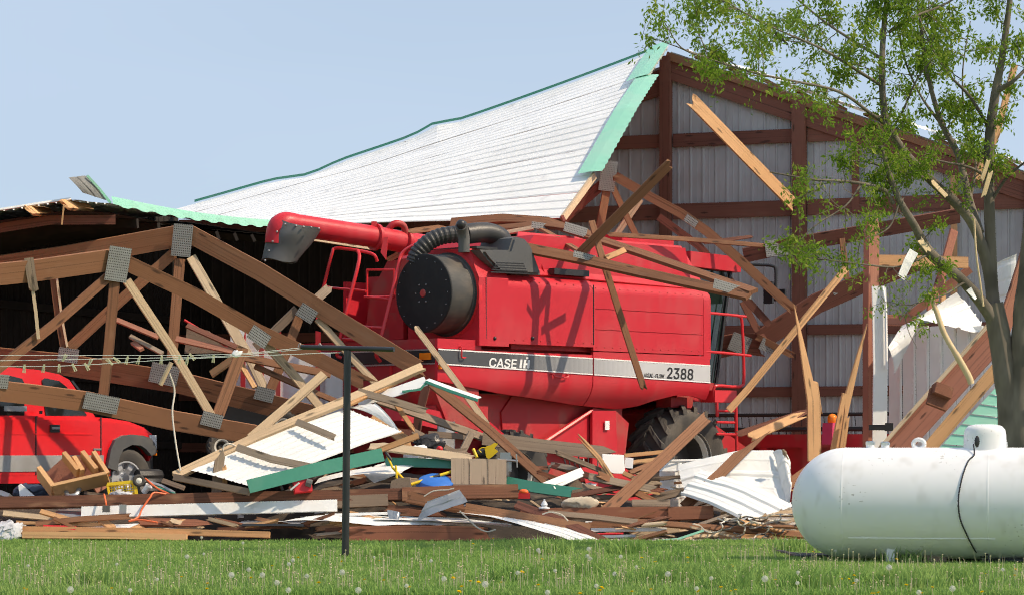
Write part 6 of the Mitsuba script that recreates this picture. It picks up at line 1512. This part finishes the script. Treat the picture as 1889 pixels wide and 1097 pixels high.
for a, b, w in ((0, 1, 6), (1, 2, 6), (2, 3, 3), (3, 0, 4)):
    put(yc, 'rim', px_board([(*yq[a], 32.95), (*yq[b], 32.95)], None, w, nrm=(.2, -1, .2), t=.03), 'yellow_plastic')
mb = MB()
for q in range(1, 9): 
    x = 199 + q * 5.6; tube([at(x, 891, 32.96), at(x + 2.5, 913, 32.96)], .006, 5, mb=mb)
for q in range(1, 5): tube([at(199 + q, 892 + q * 5, 32.965), at(249 + q * .7, 888 + q * 5, 32.965)], .006, 5, mb=mb)
put(yc, 'grid', mb, 'yellow_plastic')
for a, b in ((0, 3), (1, 2)): put(yc, 'end', px_board([(yq[a][0], yq[a][1], 33.1), (yq[b][0], yq[b][1], 33.1)], None, 5, nrm=(1, -.4, 0), t=.02), 'yellow_plastic')
sw = thing('trolley_wheel', 'small black rubber wheel with a pale hub beside the yellow basket', 'wheel'); c = at(256, 886, 32.95); M = frame((.35, -1, .1), (1, 0, 0), c)
put(sw, 'tyre', lathe([(.035, -.02), (.06, -.028), (.075, -.02), (.08, 0), (.075, .02), (.06, .028), (.035, .02)], 24), 'rubber', 40, M=M); put(sw, 'hub', lathe([(.04, .02), (.03, .022), (.012, .03), (0, .03)], 16), 'rim_cream', 40, M=M)
k = thing('plastic_pot', 'small white plastic pot right of the small wheel', 'pot'); put(k, None, tuple(lathe([(.0, 0), (.035, 0), (.045, .11), (.05, .115), (.04, .11)], 16)), 'white_plastic', 40, M=frame((.5, -.2, .6), (1, 0, 0), at(265, 908, 32.9)))
k = thing('white_rag', 'crumpled white and blue plastic spilling from the yellow basket', 'rag'); v = ball(at(224, 911, 32.9), .12, 3, (1.3, .5, .35)).mesh(); put(k, None, (v[0] + (meshkit.fbm(v[0] * 14, 3)[:, None] - .5) * .10, v[1]), 'clear_plastic', False)
k = thing('light_tube', 'broken silver strip light lying right of the small wheel', 'strip light'); put(k, None, px_board([(270, 888, 33.0), (300, 898, 32.95), (322, 910, 32.9)], None, 5, t=.05, nrm=(.2, -1, .8)), 'steel')
k = thing('light_tube', 'second broken strip under the silver strip light with a green end', 'strip light'); put(k, None, px_board([(282, 896, 32.95), (324, 911, 32.88)], None, 3, t=.03, nrm=(.2, -1, .8)), 'green_dark')
k = thing('extension_cord', 'orange extension cord trailing over the long dark beam and white trim', 'cord')
put(k, None, tube(smooth_path([at(268, 882, 33.0), at(290, 900, 32.8), at(312, 911, 32.7), at(285, 908, 32.6), at(276, 918, 32.55), at(262, 938, 32.5), at(255, 953, 32.45), at(238, 961, 32.35), at(256, 958, 32.35), at(290, 963, 32.3)], 6), .012, 6), 'cord_orange', 40)
k = thing('extension_cord', 'short end of orange cord hanging over the dark beam at the left', 'cord'); put(k, None, tube(smooth_path([at(192, 911, 32.6), at(195, 925, 32.5), at(196, 932, 32.5)], 5), .012, 6), 'cord_orange', 40)
k = thing('hinge_plate', 'grey steel bracket on the white trim board', 'bracket'); put(k, None, px_board([(227, 930, 32.45), (226, 953, 32.45)], None, 13, nrm=(.2, -1, .1), t=.02), 'steel')
k = thing('hinge_plate', 'dark steel plug hanging on the orange cord end', 'plug'); put(k, None, MB().box(at(196, 938, 32.45), .09, .05, .08), 'grey_plastic')
k = thing('white_chair_back', 'pale grey moulded panel standing in the rubble in front of the truck door', 'panel')
put(k, None, prism([at(x, y, 33.0)[[0, 2]] for x, y in ((30, 895), (34, 892), (66, 919), (34, 919))], (1, 0, 0), (0, .2, 1), (0, 1, 0), (0, 33.0, 0), .04), 'white_plastic')
k = thing('white_chair_back', 'small grey block of rubble at the far left below the truck', 'block'); put(k, None, px_board([(2, 910, 33.1), (20, 917, 33.0)], None, 9, t=.1), 'grey_metal')
k = thing('pipe_fitting', 'grey bent pipe lying under the wooden box', 'pipe'); put(k, None, tube(smooth_path([at(122, 905, 33.0), at(126, 914, 32.9), at(140, 912, 32.9), at(146, 902, 33.0)], 5), .03, 8), 'grey_metal', 40)
k = thing('tarp', 'dark blue tarpaulin crumpled behind the pale panel at the left', 'tarpaulin'); v = ball(at(64, 906, 33.3), .2, 3, (1.4, .5, .5)).mesh(); put(k, None, (v[0] + (meshkit.fbm(v[0] * 9, 3)[:, None] - .5) * .14, v[1]), 'tarp_blue', False)
k = thing('red_strip', 'flat bright red strip lying between the small planks at the left', 'strip'); put(k, None, px_board([(80, 972, 32.15), (140, 974, 32.12)], None, 8, nrm=(.3, -1, .6), t=.03), 'red_plastic')
k = thing('plastic_sheeting', 'crumpled clear plastic sheeting at the left end of the lawn edge', 'plastic sheeting'); v = ball(at(14, 982, 32.0), .16, 4, (1.3, .6, .75)).mesh(); put(k, None, (v[0] + (meshkit.fbm(v[0] * 16, 3)[:, None] - .5) * .16, v[1]), 'clear_plastic', False)
# tools in the middle
k = thing('red_power_tool', 'small red petrol power tool lying at the foot of the green trim board', 'power tool'); c = at(558, 896, 32.6)
mb = MB().box(c, .22, .16, .13, frame((.2, -1, .2), (1, 0, .15))[:3, :3]); put(k, 'casing', trimesh.Trimesh(*mb.mesh()).convex_hull, 'red_plastic')
put(k, 'engine', tube([c + [.05, -.06, .05], c + [.12, -.06, .03]], .05, 10), 'grey_plastic'); put(k, 'handle', tube(smooth_path([c + [-.12, -.05, .0], c + [-.2, -.05, .07], c + [-.27, -.05, .03], c + [-.24, -.05, -.05]], 5), .018, 8), 'print_black', 40); put(k, 'guard', px_board([(536, 903, 32.5), (552, 890, 32.5)], None, 3), 'white_plastic'); put(k, 'cap', tube([c + [.08, -.02, .05], c + [.09, -.02, .10]], .025, 8), 'print_black')
k = thing('garden_tool', 'yellow and white fibreglass tool handle leaning left of the short green board', 'tool handle'); put(k, 'handle', tube([at(714, 838, 33.1), at(724, 862, 33.0), at(744, 882, 32.95)], .014, 8), 'yellow_plastic'); put(k, 'grip', tube([at(712, 834, 33.1), at(722, 848, 33.05)], .019, 8), 'print_black')
k = thing('garden_tool', 'second short yellow handle crossing the leaning one', 'tool handle'); put(k, None, tube([at(730, 858, 32.98), at(732, 882, 32.95)], .013, 8), 'yellow_plastic')
k = thing('shovel', 'yellow shovel handle with a black grip lying against the wooden slab', 'shovel'); put(k, 'handle', tube([at(758, 893, 32.95), at(795, 881, 33.05), at(834, 869, 33.15)], .019, 8), 'yellow_plastic'); put(k, 'grip', tube([at(800, 879.5, 33.05), at(811, 876, 33.08)], .022, 8), 'print_black')
k = thing('blue_basin', 'blue plastic basin upside down beside the wooden slab', 'basin'); put(k, None, tuple(lathe([(.25, 0), (.245, .02), (.22, .09), (.15, .13), (0, .14)], 32)), 'blue_plastic', 40, M=frame((.1, -.35, 1), (1, 0, 0), at(804, 898, 33.1)))
k = thing('yellow_power_tool', 'bright yellow power tool lying on top of the wooden slab', 'power tool'); c = at(908, 830, 33.6)
yt = [(894, 826), (898, 822), (904, 821), (912, 816), (919, 818), (912, 826), (919, 832), (908, 842), (902, 846), (897, 843)]
put(k, 'casing', prism([at(x, y, 33.6)[[0, 2]] for x, y in yt], (1, 0, 0), (0, 0, 1), (0, 1, 0), (0, 33.55, 0), .12), 'yellow_plastic'); put(k, 'engine', ball(at(890, 836, 33.65), .09, 2, (1, .7, .7)), 'print_black', True); put(k, 'handle', tube([at(873, 827, 33.6), at(880, 844, 33.55)], .02, 8), 'yellow_plastic'); put(k, 'cord_ring', tube(smooth_path([at(888, 834, 33.5), at(884, 829, 33.5), at(890, 825, 33.5), at(896, 826, 33.5)], 5), .008, 6), 'yellow_plastic')
k = thing('bench_vise', 'grey steel bench vise hanging at the right edge of the wooden slab', 'vise'); c = at(935, 850, 33.3)
put(k, 'jaw', MB().box(c + [-.02, 0, .06], .13, .12, .10).box(c + [.03, 0, -.03], .06, .10, .2), 'grey_metal'); put(k, 'screw', tube([c + [-.12, -.05, .02], c + [.14, -.05, .0]], .016, 8), 'steel'); put(k, 'handle', tube([c + [.12, -.06, .09], c + [.13, -.06, -.08]], .010, 6), 'steel'); put(k, 'slide', MB().box(c + [0, -.03, -.10], .05, .05, .16), 'steel')
k = thing('rusty_block', 'brown rough block with rounded top left of the shovel handle', 'block'); put(k, None, prism([at(x, y, 32.95)[[0, 2]] for x, y in ((720, 900), (722, 886), (735, 881), (757, 880), (759, 900))], (1, 0, 0), (0, 0, 1), (0, 1, 0), (0, 32.9, 0), .15), 'wood_grey')
k = thing('plastic_lid', 'orange and red plastic lid in the heap under the green trim tip', 'lid'); c = at(966, 914, 32.9); put(k, 'base', trimesh.Trimesh(*MB().box(c, .16, .12, .07).mesh()).convex_hull, 'red_plastic'); put(k, 'top', ball(c + [0, -.02, .05], .06, 2, (1, .8, .6)), 'orange_plastic', True)
k = thing('glass_jar', 'small clear glass lamp standing on the weathered grey plank', 'lamp'); put(k, None, tuple(lathe([(0, 0), (.07, 0), (.07, .015), (.03, .03), (.045, .05), (.03, .08), (.012, .1), (.012, .12), (0, .12)], 20)), 'lamp_clear', 40, M=frame((0, 0, 1), (1, 0, 0), at(1004, 938, 32.4)))
k = thing('cloth_sack', 'tan crumpled cloth sack lying on the dark beam', 'sack'); v = ball(at(1070, 928, 32.9), .2, 4, (1.15, .5, .42)).mesh(); put(k, None, (v[0] + (meshkit.fbm(v[0] * 7, 3)[:, None] - .5) * .09, v[1]), 'tan_cloth', 50)
k = thing('black_bag', 'crumpled black bin bag in the hollow below the crossing planks', 'bag'); v = ball(at(790, 820, 35.0), .17, 4, (1.2, .7, .8)).mesh(); put(k, None, (v[0] + (meshkit.fbm(v[0] * 12, 3)[:, None] - .5) * .14, v[1]), 'black_steel', False)
k = thing('white_bag', 'crumpled white bag in front of the black bin bag', 'bag'); v = ball(at(768, 834, 34.6), .14, 4, (1.4, .6, .6)).mesh(); put(k, None, (v[0] + (meshkit.fbm(v[0] * 12, 3)[:, None] - .5) * .14, v[1]), 'card_white', False)
k = thing('red_ball', 'small red round float in the heap right of the black bag', 'ball'); put(k, None, ball(at(811, 828, 34.6), .045, 2), 'red_plastic', True)
k = thing('grey_cabinet', 'pale grey metal cabinet half hidden under the combine rear', 'cabinet'); put(k, 'body', MB().box(at(823, 805, 36.4), .24, .3, .42), 'grey_metal'); put(k, 'door', MB().box(at(823, 805, 36.23), .21, .02, .38), 'card_white')
k = thing('grey_post_block', 'grey wooden offcuts lying level on the dark beam before the red panel', 'block'); put(k, None, px_board([(1166, 929, 32.9), (1236, 929, 32.9)], None, 13, nrm=(.2, -1, .3), t=.1), 'wood_grey')
for lab, P in (('pale cable looping over the broken beam near the grey flashing', [(782, 915, 32.3), (800, 905, 32.3), (824, 903, 32.3), (838, 900, 32.3)]), ('thin pale cable trailing down over the sloping white sheet', [(848, 942, 32.0), (865, 958, 31.95), (880, 972, 31.9), (898, 980, 31.9), (915, 976, 31.9)]), ('pale cable arching over the orange brown plank', [(1000, 948, 32.1), (1015, 944, 32.1), (1035, 948, 32.1), (1048, 960, 32.1)])):
    k = thing('cable', lab, 'cable'); put(k, None, tube(smooth_path([at(*p) for p in P], 6), .009, 6), 'cable_white', 40)
kc = thing('cable_tangle', 'tangle of pale cables spread on the boards left of the tank', 'cables')
r = random.Random(9)
for q in range(13):
    x0, y0 = r.uniform(1310, 1440), r.uniform(955, 990)
    P = [at(x0, y0, 32.1 + r.uniform(-.1, .3))]
    a = r.uniform(-.4, .4)
    for s in range(7):
        a += r.uniform(-1.0, 1.0); x0 += 14 * math.cos(a); y0 = min(1001, max(948, y0 + 7 * math.sin(a))); P.append(at(x0, y0, 32.1 + r.uniform(-.1, .25)))
    put(kc, 'cable', tube(smooth_path(P, 4), .010, 5), r.choice(['cable_white', 'cable_white', 'grey_plastic', 'steel']), 40)
k = thing('white_box', 'small white plastic box among the cables left of the tank', 'box'); put(k, None, MB().box(at(1443, 965, 32.8), .17, .12, .11), 'white_plastic')
k = thing('golf_ball', 'small white ball on the gravel below the cables', 'ball'); put(k, None, ball(at(1292, 1000, 31.9), .022, 2), 'white_plastic', True)
k = thing('red_pipe', 'thin red pipe lying on the white strips in the middle of the heap', 'pipe'); put(k, None, tube([at(1085, 985, 32.3), at(1150, 984, 32.3)], .014, 8), 'red_plastic')
for lab, P, w, m in (('thin grey strip lying under the red pipe', [(1090, 990, 32.2), (1172, 988, 32.2)], 5, 'grey_metal'), ('pale green edging strip curving up off the gravel', [(1170, 1001, 31.9), (1250, 994, 31.95), (1298, 978, 32.0)], 4, 'green_paint'), ('white strip lying above the red pipe', [(1090, 977, 32.4), (1230, 976, 32.4)], 7, 'white_trim'), ('small white strip in the dark gap of the heap', [(1080, 962, 32.6), (1170, 968, 32.6)], 3, 'white_trim'), ('grey metal trim lying on the lawn edge before the dark hollow', [(978, 1001, 31.9), (1066, 1002, 31.9)], 5, 'grey_metal'), ('thin white strip at the far left above the clear plastic', [(-20, 967, 32.4), (48, 968, 32.4)], 3, 'white_trim'), ('thin dark pipe lying left of the black post', [(446, 968, 32.2), (560, 968, 32.2)], 4, 'black_steel'), ('white gutter piece lying right of the white trim board', [(600, 950, 32.5), (720, 946, 32.5)], 5, 'white_trim')):
    k = thing('trim_strip', lab, 'strip'); put(k, None, px_board(P, None, w, t=.02, nrm=(.3, -1, .4)), m)
for k_ in range(26):
    x = rnd.uniform(300, 1450); y = rnd.uniform(880, 990) if x > 560 else rnd.uniform(955, 975); Yd = 32.1 + max(0, (985 - y)) * .018 + rnd.uniform(0, .25)
    w_, h_, q_ = rnd.uniform(6, 20), rnd.uniform(2, 7), rnd.uniform(-6, 6)
    sheet('metal_scrap', 'small torn white metal scrap lying loose in the debris', [(x, y, Yd), (x + q_, y - h_, Yd + .1), (x + w_ + q_, y - h_ + rnd.uniform(-4, 4), Yd + .12), (x + w_, y + rnd.uniform(-3, 3), Yd)], .12, 'white_metal' if k_ % 3 else 'grey_metal', 3, .004, .02, seed=k_ + 60, scale=6, pitch=.1, cat='metal scrap')
    labels[list(labels)[-1]].update(group=('white' if k_ % 3 else 'grey') + ' metal scraps in the debris', label='small torn %s metal scrap lying loose in the debris' % ('white' if k_ % 3 else 'grey'))
for k_ in range(36):
    x = rnd.choice([rnd.uniform(560, 1240), rnd.uniform(1110, 1460)]); y = rnd.uniform(860, 985); Yd = 32.1 + max(0, (985 - y)) * .02
    l_ = rnd.uniform(10, 34); a_ = rnd.uniform(-1.2, 1.2); m_ = rnd.choice(['wood_fresh', 'wood_pale', 'wood_brown'])
    k = thing('splinter', f'thin {TONE[m_]} splinter sticking out of the debris heap', 'splinter', f'{TONE[m_]} splinters in the heap')
    put(k, None, px_board((x - l_ * math.cos(a_), y + l_ * math.sin(a_) * .6, Yd), (x + l_ * math.cos(a_), y - l_ * math.sin(a_) * .6, Yd + rnd.uniform(-.1, .2)), rnd.uniform(2, 4.5), t=.015, jag=(.05, .12), k=1, nrm=(rnd.uniform(-.3, .6), -1, rnd.uniform(0, .8))), m_)
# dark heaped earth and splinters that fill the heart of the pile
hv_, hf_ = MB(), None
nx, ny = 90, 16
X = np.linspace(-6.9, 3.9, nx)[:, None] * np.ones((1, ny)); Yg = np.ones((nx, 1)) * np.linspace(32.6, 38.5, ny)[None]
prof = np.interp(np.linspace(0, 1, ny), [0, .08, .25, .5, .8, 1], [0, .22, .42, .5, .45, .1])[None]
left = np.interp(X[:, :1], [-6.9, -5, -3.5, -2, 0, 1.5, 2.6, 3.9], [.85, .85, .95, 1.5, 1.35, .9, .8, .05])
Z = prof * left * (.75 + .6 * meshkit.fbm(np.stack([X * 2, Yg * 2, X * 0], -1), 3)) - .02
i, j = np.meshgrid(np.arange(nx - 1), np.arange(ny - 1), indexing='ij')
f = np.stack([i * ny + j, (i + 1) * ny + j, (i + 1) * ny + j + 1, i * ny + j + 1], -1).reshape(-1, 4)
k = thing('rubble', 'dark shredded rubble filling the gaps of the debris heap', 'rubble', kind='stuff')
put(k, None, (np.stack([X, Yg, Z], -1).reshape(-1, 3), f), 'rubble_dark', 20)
